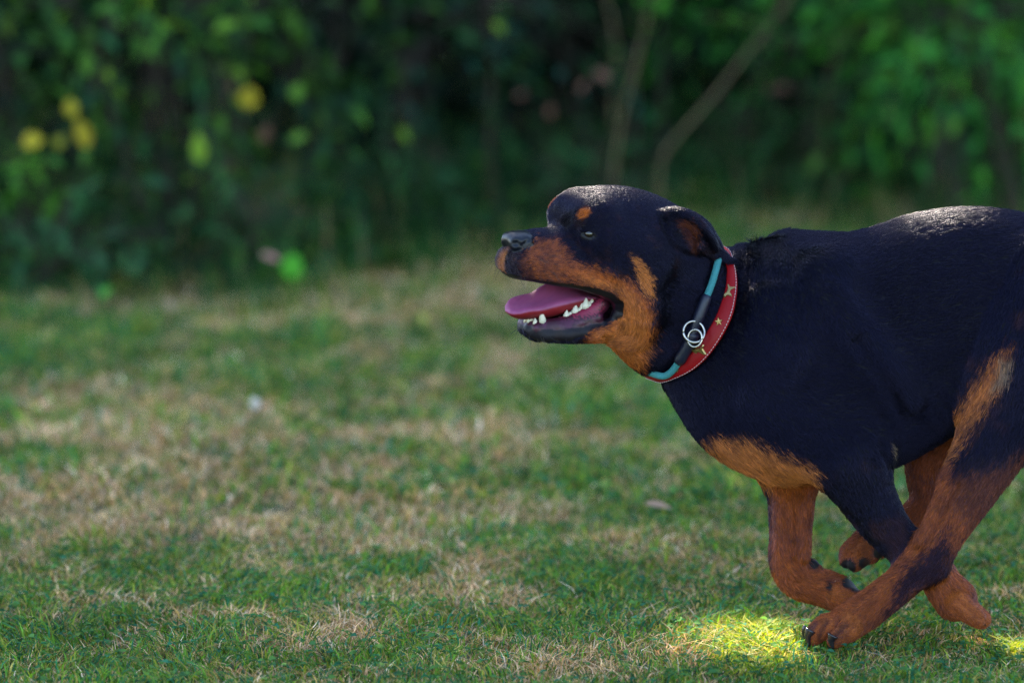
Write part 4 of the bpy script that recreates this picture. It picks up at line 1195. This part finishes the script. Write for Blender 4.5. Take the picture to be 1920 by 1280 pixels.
paint(hd * (1 - gloss) * sstep(vnoise(V, .014, 47) + vnoise(V, .005, 48) * .6, .25, 1.1) * .4, np.array([0.03, 0.010, 0.005]))
col *= (1 + vnoise(V, 0.02, 5) * .16 + vnoise(V, 0.006, 6) * .14)[:, None]

# hair length
furlen = np.where(is_head, 0.006, 0.011)
furlen = np.where(np.isin(own, ['neck']), 0.013, furlen)
furlen = np.where(np.isin(own, ['throat', 'throat_far']) | (is_head & (NU > 1150) & (NV > 600)), 0.011, furlen)
furlen = np.where(bt & (W_ > 780) & (V[:, 1] < .1), 0.014, furlen)
furlen = np.where(np.isin(own, [t for t in tags if 'paw' in t]), 0.0035, furlen)
furlen = np.where(np.isin(own, ['fore_near', 'fore_far', 'hind_far']), 0.009, furlen)
furlen = np.where(own == 'hind_near', np.where(W_ > 900, 0.008, 0.012), furlen)
tuft = np.hypot(U_ - 1398, W_ - 468) < 26
furlen = np.where(tuft, 0.015, furlen)
furlen = furlen * (gloss < .3) * (1 - eyez) * (near_m > 2)

# ---- skin material
m_coat, nt, bs = new_mat("dog_skin")
aC = nt.nodes.new("ShaderNodeAttribute"); aC.attribute_name = 'Col'
aG = nt.nodes.new("ShaderNodeAttribute"); aG.attribute_name = 'Gloss'
nt.links.new(aC.outputs['Color'], bs.inputs['Base Color'])
mr = nt.nodes.new("ShaderNodeMapRange"); mr.inputs[3].default_value = 0.8; mr.inputs[4].default_value = 0.33
bs.inputs['Specular IOR Level'].default_value = 0.3
nt.links.new(aG.outputs['Fac'], mr.inputs[0]); nt.links.new(mr.outputs[0], bs.inputs['Roughness'])
tc = nt.nodes.new("ShaderNodeTexCoord"); nz = nt.nodes.new("ShaderNodeTexVoronoi"); nz.inputs['Scale'].default_value = 420
nt.links.new(tc.outputs['Object'], nz.inputs['Vector'])
bp = nt.nodes.new("ShaderNodeBump"); bp.inputs['Strength'].default_value = 0.35; bp.inputs['Distance'].default_value = 0.0006
nt.links.new(nz.outputs['Distance'], bp.inputs['Height']); nt.links.new(bp.outputs[0], bs.inputs['Normal'])

dog = mesh_obj('dog', V, Q, m_coat, None, col, True, {'Gloss': gloss})
tag(dog, 'black and tan rottweiler running across the lawn with its mouth open', 'dog')
print('dog verts', len(V))
# ------------------------------------------------------------------ mouth, eyes, claws, collars
def tube(P, R, seg=10, cap=True, flat=None):
    """closed-end tube along points P (n,3) with radii R; flat=(axis, factor) squashes it"""
    P = np.asarray(P, float); R = np.broadcast_to(np.asarray(R, float), (len(P),))
    T = np.gradient(P, axis=0); T /= np.maximum(np.linalg.norm(T, axis=1), 1e-9)[:, None]
    up = np.array([0.13, 0.2, 0.97]); 
    A = np.cross(T, up); A /= np.linalg.norm(A, axis=1)[:, None]
    B = np.cross(T, A)
    an = np.linspace(0, 2 * np.pi, seg, endpoint=False)
    V_ = P[:, None] + R[:, None, None] * (np.cos(an)[None, :, None] * A[:, None] + np.sin(an)[None, :, None] * B[:, None])
    if flat is not None:
        ax, f = flat; d = ((V_ - P[:, None]) @ ax)[..., None] * ax
        V_ = V_ - d * (1 - f)
    V_ = V_.reshape(-1, 3)
    n = len(P); i = np.arange(n - 1)[:, None] * seg; j = np.arange(seg)[None]; j2 = (j + 1) % seg
    Fq = np.stack([i + j, i + j2, i + seg + j2, i + seg + j], -1).reshape(-1, 4)
    V_ = np.vstack([V_, P[0], P[-1]])
    c0, c1 = n * seg, n * seg + 1; k = np.arange(seg)
    Ft = np.concatenate([np.stack([np.full(seg, c0), (k + 1) % seg, k], 1), np.stack([np.full(seg, c1), (n - 1) * seg + k, (n - 1) * seg + (k + 1) % seg], 1)])
    return V_, Fq, Ft

def merge(parts):
    vs, q, t, off = [], [], [], 0
    for a, b, c in parts:
        vs.append(a); q.append(np.asarray(b).reshape(-1, 4) + off); t.append(np.asarray(c).reshape(-1, 3) + off); off += len(a)
    return np.vstack(vs), [np.concatenate(q), np.concatenate(t)]

# tongue: a long curled sheet, seen edge and top
TR = [  # far, mid, near, under-near, under-mid   (u, v, l)
    [(1132, 545, -26), (1135, 552, 0), (1134, 558, 27), (1132, 566, 24), (1132, 572, 0)],
    [(1100, 538, -28), (1103, 546, 0), (1104, 557, 30), (1103, 571, 26), (1103, 578, 0)],
    [(1072, 531, -30), (1075, 541, 0), (1076, 562, 33), (1076, 579, 28), (1076, 585, 0)],
    [(1042, 527, -31), (1044, 545, 0), (1045, 569, 34), (1045, 587, 28), (1046, 590, 0)],
    [(1018, 534, -31), (1014, 556, 0), (1016, 577, 34), (1016, 592, 28), (1018, 596, 0)],
    [(996, 548, -30), (990, 566, 0), (992, 580, 32), (994, 594, 26), (994, 598, 0)],
    [(975, 553, -27), (967, 570, 0), (972, 585, 28), (974, 596, 22), (974, 597, 0)],
    [(957, 560, -18), (953, 572, 0), (957, 586, 20), (959, 593, 15), (959, 592, 0)],
    [(947, 573, -5), (946, 577, 0), (947, 582, 5), (948, 585, 4), (949, 584, 0)]]
TR = [[a, (b_[0] + 1, b_[1] + (4 if i_ < 5 else 0), b_[2]), *c_] for i_, (a, b_, *c_) in enumerate(TR)]
rows = []
for r_ in TR:
    pts = [on_plane(u, v, O_HEAD + N_HEAD * l * PX, N_HEAD) for u, v, l in r_]
    und = pts[4] + (pts[0] - pts[1]) * .8   # far underside
    pts.append(und)
    ring = np.array(pts)
    ringc = np.vstack([ring[-1:], ring, ring[:2]])
    out_ = []
    for i in range(1, len(ring) + 1):
        for t in np.linspace(0, 1, 5, endpoint=False):
            a, b, c, d = ringc[i - 1], ringc[i], ringc[i + 1], ringc[(i + 2) if i + 2 < len(ringc) else 2]
            out_.append(0.5 * (2 * b + (c - a) * t + (2 * a - 5 * b + 4 * c - d) * t * t + (3 * b - a - 3 * c + d) * t ** 3))
    rows.append(np.array(out_))
rows = np.array(rows)
nr = rows.shape[1]
L_ = crom(rows.reshape(len(rows), -1), 5).reshape(-1, nr, 3)
n = len(L_); i = np.arange(n - 1)[:, None] * nr; j = np.arange(nr)[None]; j2 = (j + 1) % nr
tv = np.vstack([L_.reshape(-1, 3), L_[-1].mean(0), L_[0].mean(0)])
tq = np.stack([i + j, i + nr + j, i + nr + j2, i + j2], -1).reshape(-1, 4)
k = np.arange(nr)
tt = np.concatenate([np.stack([np.full(nr, n * nr), (n - 1) * nr + (k + 1) % nr, (n - 1) * nr + k], 1), np.stack([np.full(nr, n * nr + 1), k, (k + 1) % nr], 1)])
ringpos = np.tile(np.arange(nr), n) / nr * 6
under = np.concatenate([(ringpos > 2.35).astype(float), [0, 1]])
under = np.clip(under, 0, 1)
alen = np.concatenate([np.repeat(np.linspace(0, 1, n), nr), [1, 0]])
tcol = np.array([0.27, 0.055, 0.135])[None] * (1 - under[:, None]) + np.array([0.22, 0.007, 0.014])[None] * under[:, None]
tcol = tcol * (0.55 + 0.45 * sstep(alen, 0.0, .35))[:, None] * (1 + vnoise(tv, .004, 3) * .10 + vnoise(tv, .0015, 4) * .10)[:, None]
m_t, nt, b = new_mat("tongue_flesh")
a_ = nt.nodes.new("ShaderNodeAttribute"); a_.attribute_name = 'Col'; nt.links.new(a_.outputs['Color'], b.inputs['Base Color'])
b.inputs['Roughness'].default_value = 0.55; b.inputs['Subsurface Weight'].default_value = 0.25
b.inputs['Subsurface Radius'].default_value = (0.008, 0.002, 0.002); b.inputs['Subsurface Scale'].default_value = 0.6
tc = nt.nodes.new("ShaderNodeTexCoord"); vz = nt.nodes.new("ShaderNodeTexVoronoi"); vz.inputs['Scale'].default_value = 900
nt.links.new(tc.outputs['Object'], vz.inputs['Vector'])
bp = nt.nodes.new("ShaderNodeBump"); bp.inputs['Strength'].default_value = .3; bp.inputs['Distance'].default_value = .0004
nt.links.new(vz.outputs['Distance'], bp.inputs['Height']); nt.links.new(bp.outputs[0], b.inputs['Normal'])
mesh_obj('tongue', tv, [tq, tt], m_t, dog, tcol)

# teeth of the lower jaw
m_tooth = simple_mat("tooth_enamel", (0.62, 0.56, 0.42), 0.3, spec=.5, sss=.1)
HUP = np.array([0, 0, 1.0]); HUP = HUP - (HUP @ N_HEAD) * N_HEAD; HUP /= np.linalg.norm(HUP)
HFW = np.cross(HUP, N_HEAD)
if HFW[0] > 0: HFW = -HFW
def tooth(cusps, inset=3):
    """cusps: (u_base, v_base, u_tip, v_tip, r)"""
    parts = []
    for ub, vb, ut, vt, r in cusps:
        g = hit(ub, vb + 2)[0]
        if np.isnan(g).any(): continue
        b0 = g - N_HEAD * inset * PX
        l = (b0 - O_HEAD) @ N_HEAD
        tip = on_plane(ut, vt, O_HEAD + N_HEAD * l, N_HEAD)
        b0 = on_plane(ub, vb + 4, O_HEAD + N_HEAD * l, N_HEAD)
        t = np.array([0, .3, .6, .85, 1.0])[:, None]
        P = b0 * (1 - t) + tip * t
        parts.append(tube(P, np.array([1.1, 1.0, .66, .33, .06]) * (r * 1.1 + .8) * PX, 10, flat=(N_HEAD, .75)))
    if parts:
        v_, f_ = merge(parts)
        mesh_obj('tooth', v_, f_, m_tooth, dog)
tooth([(1018, 602, 1014, 580, 5.5)])
for ub, vb, r in ((1004, 603, 3.8), (998, 599, 3.2), (992, 600, 3.4), (986, 600, 3.2)):
    tooth([(ub, vb, ub - 1, vb - 7, r)], 2)
tooth([(1048, 592, 1047, 587, 3.8)])
tooth([(1062, 590, 1063, 581, 5), (1068, 588, 1070, 584, 4)])
tooth([(1078, 583, 1080, 571, 6), (1085, 580, 1087, 576, 5)])
tooth([(1092, 576, 1091, 566, 5), (1098, 574, 1099, 558, 7), (1104, 571, 1105, 565, 5)])
tooth([(1109, 565, 1110, 559, 5)])
tooth([(1114, 559, 1115, 552, 4), (1118, 556, 1119, 550, 3)])

# eyes
m_eye = simple_mat("eye_surface", (0.010, 0.005, 0.003), 0.05, spec=.9)
m_cor = simple_mat("eye_rim", (0.30, 0.22, 0.22), 0.2)
def ball(c, r, sx=(1, 1, 1), nu=20, nv=12):
    th = np.linspace(0, np.pi, nv); ph = np.linspace(0, 2 * np.pi, nu, endpoint=False)
    A, B = np.meshgrid(th, ph, indexing='ij')
    V_ = np.stack([np.sin(A) * np.cos(B), np.sin(A) * np.sin(B), np.cos(A)], -1).reshape(-1, 3) * np.array(sx) * r + c
    i = np.arange(nv - 1)[:, None] * nu; j = np.arange(nu)[None]; j2 = (j + 1) % nu
    return V_, np.stack([i + j, i + nu + j, i + nu + j2, i + j2], -1).reshape(-1, 4)
for m_ in (0, 1):
    c = EYE - EYE_G * 9.2 * PX
    if m_: c = mirror_head(c[None])[0]
    v_, f_ = ball(c, 9.8 * PX)
    mesh_obj('eye', v_, f_, m_eye, dog)
# claws
m_claw = simple_mat("claw_horn", (0.018, 0.015, 0.018), 0.22, bump=.2, bscale=500)
def claw(u0, v0, u1, v1, r, l):
    o = N_BODY * l * PX
    a = on_plane(u0, v0, o, N_BODY); c = on_plane(u1, v1, o, N_BODY)
    m = (a + c) / 2 + np.array([-.003, 0, .003])
    P = crom(np.array([a, m, c]), 4)
    v_, q_, t_ = tube(P, np.linspace(1, .22, len(P)) * r * PX, 10)
    mesh_obj('claw', v_, [q_, t_], m_claw, dog)
claw(1520, 1180, 1517, 1211, 11, 134); claw(1562, 1190, 1562, 1216, 11, 164)
claw(1512, 1174, 1509, 1200, 7, 98); claw(1530, 1172, 1518, 1190, 6, 72)
claw(1596, 1040, 1583, 1062, 6, -96); claw(1606, 1050, 1600, 1070, 6, -80); claw(1590, 1034, 1580, 1050, 5, -118)
for l_, uu, vv in ((42, 1836, 1166), (62, 1842, 1170), (84, 1846, 1168), (98, 1836, 1162)):
    claw(uu, vv, uu + 12, vv + 10, 4, l_)
for l_, uu, vv in ((-104, 1622, 1130), (-84, 1630, 1138), (-62, 1628, 1136)):
    claw(uu, vv, uu + 12, vv + 2, 5, l_)

# collars, laid on the skin of the neck
def on_skin(P, off, G, it=8):
    for _ in range(it):
        f = sample_F(P, G)[:, None]
        P = P - np.clip(f - off, -.01, .01) * gradF(P, G=G) * .8
    return P
def neck_curve(pts, off, m=6, far=True):
    p = crom(np.array(pts, float), m)
    H = hit(p[:, 0], p[:, 1], F_BARE)
    bad = np.isnan(H[:, 0])
    if bad.any():
        ok = np.nonzero(~bad)[0]
        for i in np.nonzero(bad)[0]:
            j = ok[np.argmin(abs(ok - i))]
            H[i] = on_plane(p[i, 0], p[i, 1], H[j], N_NECK)
    H = H + gradF(H, G=F_BARE, e=.006) * off
    # even out depth along the curve
    for _ in range(3):
        H[1:-1] = .5 * H[1:-1] + .25 * (H[:-2] + H[2:])
    if not far: return H
    M = H - 2 * ((H - O_HEAD) @ N_NECK)[:, None] * N_NECK
    M = on_skin(M, off, F_BARE)
    for _ in range(3):
        M[1:-1] = .5 * M[1:-1] + .25 * (M[:-2] + M[2:])
    R = np.vstack([H, M[::-1]])
    for _ in range(6):
        R = .5 * R + .25 * (np.roll(R, 1, 0) + np.roll(R, -1, 0)) * 1.0
    return R
OUT = [(1352, 466), (1366, 482), (1375, 499), (1382, 517), (1386, 545), (1384, 575), (1376, 600), (1363, 625), (1345, 652), (1325, 675), (1300, 694), (1272, 706), (1248, 709), (1231, 704)]
INN = [(1338, 472), (1350, 488), (1358, 505), (1361, 522), (1360, 545), (1352, 572), (1342, 596), (1330, 616), (1315, 640), (1298, 660), (1278, 676), (1256, 688), (1238, 695), (1226, 692)]
co = neck_curve(OUT, 0.0075); ci = neck_curve(INN, 0.0065)
m_red, nt, b = new_mat("red_leather")
b.inputs['Coat Weight'].default_value = .05
b.inputs['Base Color'].default_value = (0.23, 0.0015, 0.004, 1); b.inputs['Roughness'].default_value = .5; b.inputs['Specular IOR Level'].default_value = .2
tc = nt.nodes.new("ShaderNodeTexCoord"); vz = nt.nodes.new("ShaderNodeTexVoronoi"); vz.inputs['Scale'].default_value = 600
nt.links.new(tc.outputs['Object'], vz.inputs['Vector']); bp = nt.nodes.new("ShaderNodeBump"); bp.inputs['Strength'].default_value = .25; bp.inputs['Distance'].default_value = .0005
nt.links.new(vz.outputs['Distance'], bp.inputs['Height']); nt.links.new(bp.outputs[0], b.inputs['Normal'])
nn = len(co)
cent = (co + ci).mean(0) / 2 * 2
cent = np.vstack([co, ci]).mean(0)
outw = (co + ci) / 2 - cent
wd = co - ci
outw -= (outw * wd).sum(1)[:, None] / (wd * wd).sum(1)[:, None] * wd
outw /= np.linalg.norm(outw, axis=1)[:, None]
prof = [(0, 0), (.02, .0016), (.12, .0026), (.5, .0030), (.88, .0028), (.97, .0018), (1, 0), (.9, -.0012), (.1, -.0012)]
R_ = np.stack([ci + wd * a + outw * h for a, h in prof], 1)
np_ = len(prof); i = np.arange(nn)[:, None]; j = np.arange(np_)[None]
fq = np.stack([i * np_ + j, i * np_ + (j + 1) % np_, ((i + 1) % nn) * np_ + (j + 1) % np_, ((i + 1) % nn) * np_ + j], -1).reshape(-1, 4)
collar = mesh_obj('leather_collar', R_.reshape(-1, 3), fq, m_red, dog)
collar['label'] = 'wide red leather collar with pale edge stitching and brass studs'
# stitching
m_st = simple_mat("stitch_thread", (0.55, 0.42, 0.42), .8)
edge = ci + wd * .90 + outw * .0030
dl = np.linalg.norm(np.diff(np.vstack([edge, edge[:1]]), axis=0), axis=1); cl = np.concatenate([[0], np.cumsum(dl)])
E2 = np.vstack([edge, edge[:1]])
ns = int(cl[-1] / .0048); parts = []
for s in range(ns):
    t0 = s * cl[-1] / ns; ts = np.array([t0, t0 + .0016, t0 + .0032])
    p = np.stack([np.interp(ts, cl, E2[:, a]) for a in range(3)], 1)
    parts.append(tube(p, [.0004, .0006, .0004], 5))
v_, f_ = merge(parts)
mesh_obj('stitching', v_, f_, m_st, collar)
# brass studs
m_brass = simple_mat("brass", (0.42, 0.30, 0.12), .42, metal=1.0, bump=.2, bscale=900)
m_steel = simple_mat("pale_steel", (0.50, 0.46, 0.40), .32, metal=1.0)
def stud(name, u, v, poly, size, rot, h=.0016):
    """flat cast emblem lying on the band where it is seen"""
    P = (ci[:, None] + wd[:, None] * np.array([.15, .3, .45, .6, .75])[None, :, None] + outw[:, None] * .0026).reshape(-1, 3)
    k_ = np.repeat(np.arange(nn), 5)
    pu, pv = project(P); d = np.hypot(pu - u, pv - v) + 1e3 * (k_ >= nn // 2)
    i_ = np.argmin(d); nrm = outw[k_[i_]]; org = P[i_]
    c = on_plane(u, v, org, nrm)
    tx = np.array([1.0, 0, 0]); tx -= (tx @ nrm) * nrm; tx /= np.linalg.norm(tx)
    tz = np.cross(nrm, tx); tz *= np.sign(tz[2])
    a = math.radians(rot); ca, sa = math.cos(a), math.sin(a)
    pl = np.array([(x * ca - y * sa, x * sa + y * ca) for x, y in poly]) * size * PX
    lo = c + pl[:, :1] * tx + pl[:, 1:] * tz
    top = c + pl[:, :1] * .86 * tx + pl[:, 1:] * .86 * tz + nrm * h
    n_ = len(pl); ctr = c + nrm * (h * 1.25)
    V_ = np.vstack([lo, top, ctr]); k = np.arange(n_); k2 = (k + 1) % n_
    q = np.stack([k, k2, n_ + k2, n_ + k], 1); t = np.stack([n_ + k, n_ + k2, np.full(n_, 2 * n_)], 1)
    mesh_obj(name, V_, [q, t], m_brass, collar, smooth=False)
star = [(math.sin(k * math.pi / 5) * (1 if k % 2 == 0 else .42), math.cos(k * math.pi / 5) * (1 if k % 2 == 0 else .42)) for k in range(10)]
stud('star_stud', 1348, 603, star, 9, 8)
hound = [(-1.2, .25), (-1.0, .55), (-.75, .55), (-.5, .3), (.6, .3), (1.05, .65), (1.15, .5), (.8, .15), (.85, -.25), (1.0, -.7), (.8, -.75), (.55, -.25), (-.3, -.15), (-.55, -.7), (-.8, -.7), (-.7, -.15), (-.8, .1)]
stud('hound_stud', 1367, 546, hound, 12.5, 68)
stud('hound_stud', 1309, 657, hound, 15, 25, .0022)
stud('star_stud', 1269, 693, star, 6, 0)

# slim round slip collar
RC = [(1341, 462), (1339, 478), (1334, 502), (1328, 528), (1321, 553), (1313, 580), (1305, 604), (1298, 630), (1290, 650), (1277, 671), (1262, 687), (1246, 694), (1230, 691)]
rc = neck_curve(RC, 0.011)
nrc = len(rc) // 2
m_teal = simple_mat("turquoise_webbing", (0.04, 0.24, 0.25), .75, bump=.9, bscale=1400, var=.3)
m_navy = simple_mat("navy_leather", (0.006, 0.008, 0.022), .38, bump=.3, bscale=700)
pu, pv = project(rc)
near = np.arange(len(rc)) < nrc
s1 = np.nonzero(near & (pv > 552) & (pv < 682))[0]
loop = np.vstack([rc, rc[:1]])
outn = -N_NECK
slip = mesh_obj('slip_collar', *(lambda t: (t[0], [t[1], t[2]]))(tube(loop, .0052, 12)), m_teal, dog)
slip['label'] = 'thin round turquoise collar with navy leather sleeve and steel ring'
sl_ = rc[s1[0]:s1[-1] + 1]
w_ = np.interp(np.linspace(0, 1, len(sl_)), [0, .04, .3, .45, .6, .95, 1], [.0062, .0082, .0086, .0072, .0088, .0092, .007])
mesh_obj('leather_sleeve', *(lambda t: (t[0], [t[1], t[2]]))(tube(sl_, w_, 14)), m_navy, slip)
kp = s1[0] + int(len(s1) * .88)
def ring(u, v, R, r, tilt, sq=1.0, dpt=.012):
    k_ = np.argmin(np.hypot(pu - u, pv - v) + 1e3 * (~near))
    n_ = -ray(u, v); n_ = n_ / np.linalg.norm(n_)
    n_ = n_ + tilt; n_ /= np.linalg.norm(n_)
    c = on_plane(u, v, rc[k_] - ray(u, v) * dpt, FW)
    a = np.cross(n_, [0, 0, 1.0]); a /= np.linalg.norm(a); b_ = np.cross(n_, a)
    an = np.linspace(0, 2 * np.pi, 41)
    P = c + R * PX * (np.cos(an)[:, None] * a * sq + np.sin(an)[:, None] * b_)
    t = tube(P, r * PX, 10)
    mesh_obj('metal_ring', t[0], [t[1], t[2]], m_steel, slip)
ring(1301, 622, 20, 2.2, np.array([.25, 0, .25]))
ring(1303, 634, 16, 1.9, np.array([-.3, 0, .1]), .85, .016)
# a strap keeper near the ring
kk_ = np.argmin(np.hypot(pu - 1297, pv - 632) + 1e3 * (~near))
ks = rc[max(kk_ - 2, 0):kk_ + 3]
mesh_obj('keeper', *(lambda t: (t[0], [t[1], t[2]]))(tube(ks, .0108, 14)), m_navy, slip)
# ------------------------------------------------------------------ the coat: short hairs lying along the body
def make_fur(name, N, seed, rad=0.00033, lenmul=1.0):
    r = np.random.default_rng(seed)
    T = np.concatenate([Q[:, [0, 1, 2]], Q[:, [0, 2, 3]]])
    A, B, C = V[T[:, 0]], V[T[:, 1]], V[T[:, 2]]
    nrm = np.cross(B - A, C - A)
    area = np.linalg.norm(nrm, axis=1) * .5
    fl = furlen[T].mean(1)
    toward = (VN[T[:, 0]] @ (-FW))
    w = area * (fl > 0.002) * np.where(toward > -.25, 1.0, .35) * np.where(U_[T[:, 0]] > 1990, .3, 1) / np.maximum(fl, .004) ** .5
    w = w * np.where(is_head[T[:, 0]], 1.5, 1)
    cdf = np.cumsum(w); cdf /= cdf[-1]
    t = np.searchsorted(cdf, r.random(N))
    a = r.random(N); b = r.random(N); s = a + b > 1; a[s] = 1 - a[s]; b[s] = 1 - b[s]
    c = 1 - a - b
    tri = T[t]
    P0 = V[tri[:, 0]] * c[:, None] + V[tri[:, 1]] * a[:, None] + V[tri[:, 2]] * b[:, None]
    Nn = VN[tri[:, 0]] * c[:, None] + VN[tri[:, 1]] * a[:, None] + VN[tri[:, 2]] * b[:, None]
    Nn /= np.linalg.norm(Nn, axis=1)[:, None]
    ii = tri[np.arange(N), r.integers(0, 3, N)]
    D = FLOW[ii]
    # small swirls and clumping
    sw = np.stack([vnoise(P0, .03, 31), vnoise(P0, .03, 32), vnoise(P0, .03, 33)], 1) * .30 + np.stack([vnoise(P0, .006, 34), vnoise(P0, .006, 35), vnoise(P0, .006, 36)], 1) * .14
    D = D + sw + r.normal(0, .13, (N, 3))
    D = D - (D * Nn).sum(1)[:, None] * Nn
    D /= np.maximum(np.linalg.norm(D, axis=1), 1e-6)[:, None]
    L = furlen[ii] * r.uniform(.65, 1.15, N) * lenmul
    lift = (0.24 + r.random(N) * .34 + np.where(tuft[ii], .45, 0))[:, None]
    pts = np.zeros((N, 4, 3))
    for k, (s, h) in enumerate(((0, 0), (.33, .42), (.68, .75), (1.0, 1.0))):
        pts[:, k] = P0 - Nn * .0003 + D * (L * s)[:, None] + Nn * lift * (L * h * (1 - .25 * s))[:, None]
    st = P0 - .88 * (P0 * FLOW[ii]).sum(1)[:, None] * FLOW[ii]        # streaks that run with the hair
    sn = vnoise(st, .0026, 77) * .6 + vnoise(st, .006, 78) * .4
    cc = col[ii] * (r.uniform(.60, 1.40, N) * (1 + .75 * sn).clip(.3, 1.7))[:, None]
    cu = bpy.data.hair_curves.new(name)
    cu.add_curves([4] * N)
    cu.position_data.foreach_set('vector', pts.astype(np.float32).ravel())
    ra = cu.attributes.get('radius') or cu.attributes.new('radius', 'FLOAT', 'POINT')
    rr = np.tile(np.array([1, .9, .65, .12], np.float32) * rad, N)
    ra.data.foreach_set('value', rr)
    ca = cu.attributes.new('Col', 'FLOAT_COLOR', 'CURVE')
    c4 = np.ones((N, 4), np.float32); c4[:, :3] = cc
    ca.data.foreach_set('color', c4.ravel())
    o = bpy.data.objects.new(name, cu)
    COL.objects.link(o); o.parent = dog
    cu.materials.append(m_hair)
    return o

m_hair = bpy.data.materials.new("dog_hair"); m_hair.use_nodes = True
nt = m_hair.node_tree; nt.nodes.clear()
out = nt.nodes.new("ShaderNodeOutputMaterial")
hb = nt.nodes.new("ShaderNodeBsdfPrincipled")
hb.inputs['Roughness'].default_value = 0.33; hb.inputs['Specular IOR Level'].default_value = 0.34
hb.inputs['Specular Tint'].default_value = (0.50, 0.48, 1.0, 1)
a_ = nt.nodes.new("ShaderNodeAttribute"); a_.attribute_name = 'Col'
nt.links.new(a_.outputs['Color'], hb.inputs['Base Color'])
nt.links.new(hb.outputs[0], out.inputs[0])

# average the hair direction over the skin so it turns smoothly
# chains run trunk->tail, skull->neck, legs downwards; muzzle, lips and chin run forwards, so turn those
sgn = np.where(np.isin(own, ['muzzle', 'muzzle_far', 'chin', 'low_lip', 'low_lip_far', 'gum', 'gum_far', 'nose']), -1.0, 1.0)
FLOW = flow * sgn[:, None]
FLOW[own == 'shoulder'] = FLOW[own == 'shoulder'] * .3 + np.array([.6, 0, -.5])
FLOW[own == 'shoulder_far'] = FLOW[own == 'shoulder_far'] * .3 + np.array([.6, 0, -.5])
FLOW[own == 'trunk'] += np.array([.2, 0, -.25])
E_ = np.concatenate([Q[:, [0, 1]], Q[:, [1, 2]], Q[:, [2, 3]], Q[:, [3, 0]]])
cn_ = np.maximum(np.bincount(E_[:, 0], minlength=len(V)) + np.bincount(E_[:, 1], minlength=len(V)), 1)[:, None]
for _ in range(14):
    A_ = np.zeros_like(FLOW)
    for ax in range(3):
        A_[:, ax] = np.bincount(E_[:, 0], FLOW[E_[:, 1], ax], len(V)) + np.bincount(E_[:, 1], FLOW[E_[:, 0], ax], len(V))
    FLOW = FLOW * .3 + .7 * A_ / cn_
    FLOW -= (FLOW * VN).sum(1)[:, None] * VN
FLOW /= np.maximum(np.linalg.norm(FLOW, axis=1), 1e-6)[:, None]
make_fur('fur', NHAIR, 3)

# whiskers of the muzzle and a few chin hairs
r = np.random.default_rng(91); W = []
for k in range(30):
    u, v = (r.uniform(962, 1040), r.uniform(478, 520)) if k < 20 else (r.uniform(990, 1090), r.uniform(626, 640))
    p = hit(u, v)[0]
    if np.isnan(p).any(): continue
    g = gradF(p[None])[0]
    for sd in (1, -1):
        q0, g0 = (p, g) if sd > 0 else (mirror_head(p[None])[0], g - 2 * (g @ N_HEAD) * N_HEAD)
        d = g0 + np.array([.35, 0, -.45]) + r.normal(0, .25, 3); d /= np.linalg.norm(d)
        L = r.uniform(.012, .028); t = np.linspace(0, 1, 4)[:, None]
        W.append(q0 + d * L * t + np.array([.3, 0, -.35]) * L * .5 * t ** 2)
W = np.array(W)
cu = bpy.data.hair_curves.new('whiskers'); cu.add_curves([4] * len(W))
cu.position_data.foreach_set('vector', W.astype(np.float32).ravel())
ra = cu.attributes.get('radius') or cu.attributes.new('radius', 'FLOAT', 'POINT')
ra.data.foreach_set('value', np.tile(np.array([.00022, .0002, .00014, .00006], np.float32), len(W)))
o = bpy.data.objects.new('whiskers', cu); COL.objects.link(o); o.parent = dog
cu.materials.append(simple_mat("whisker_hair", (0.03, 0.025, 0.02), .4))
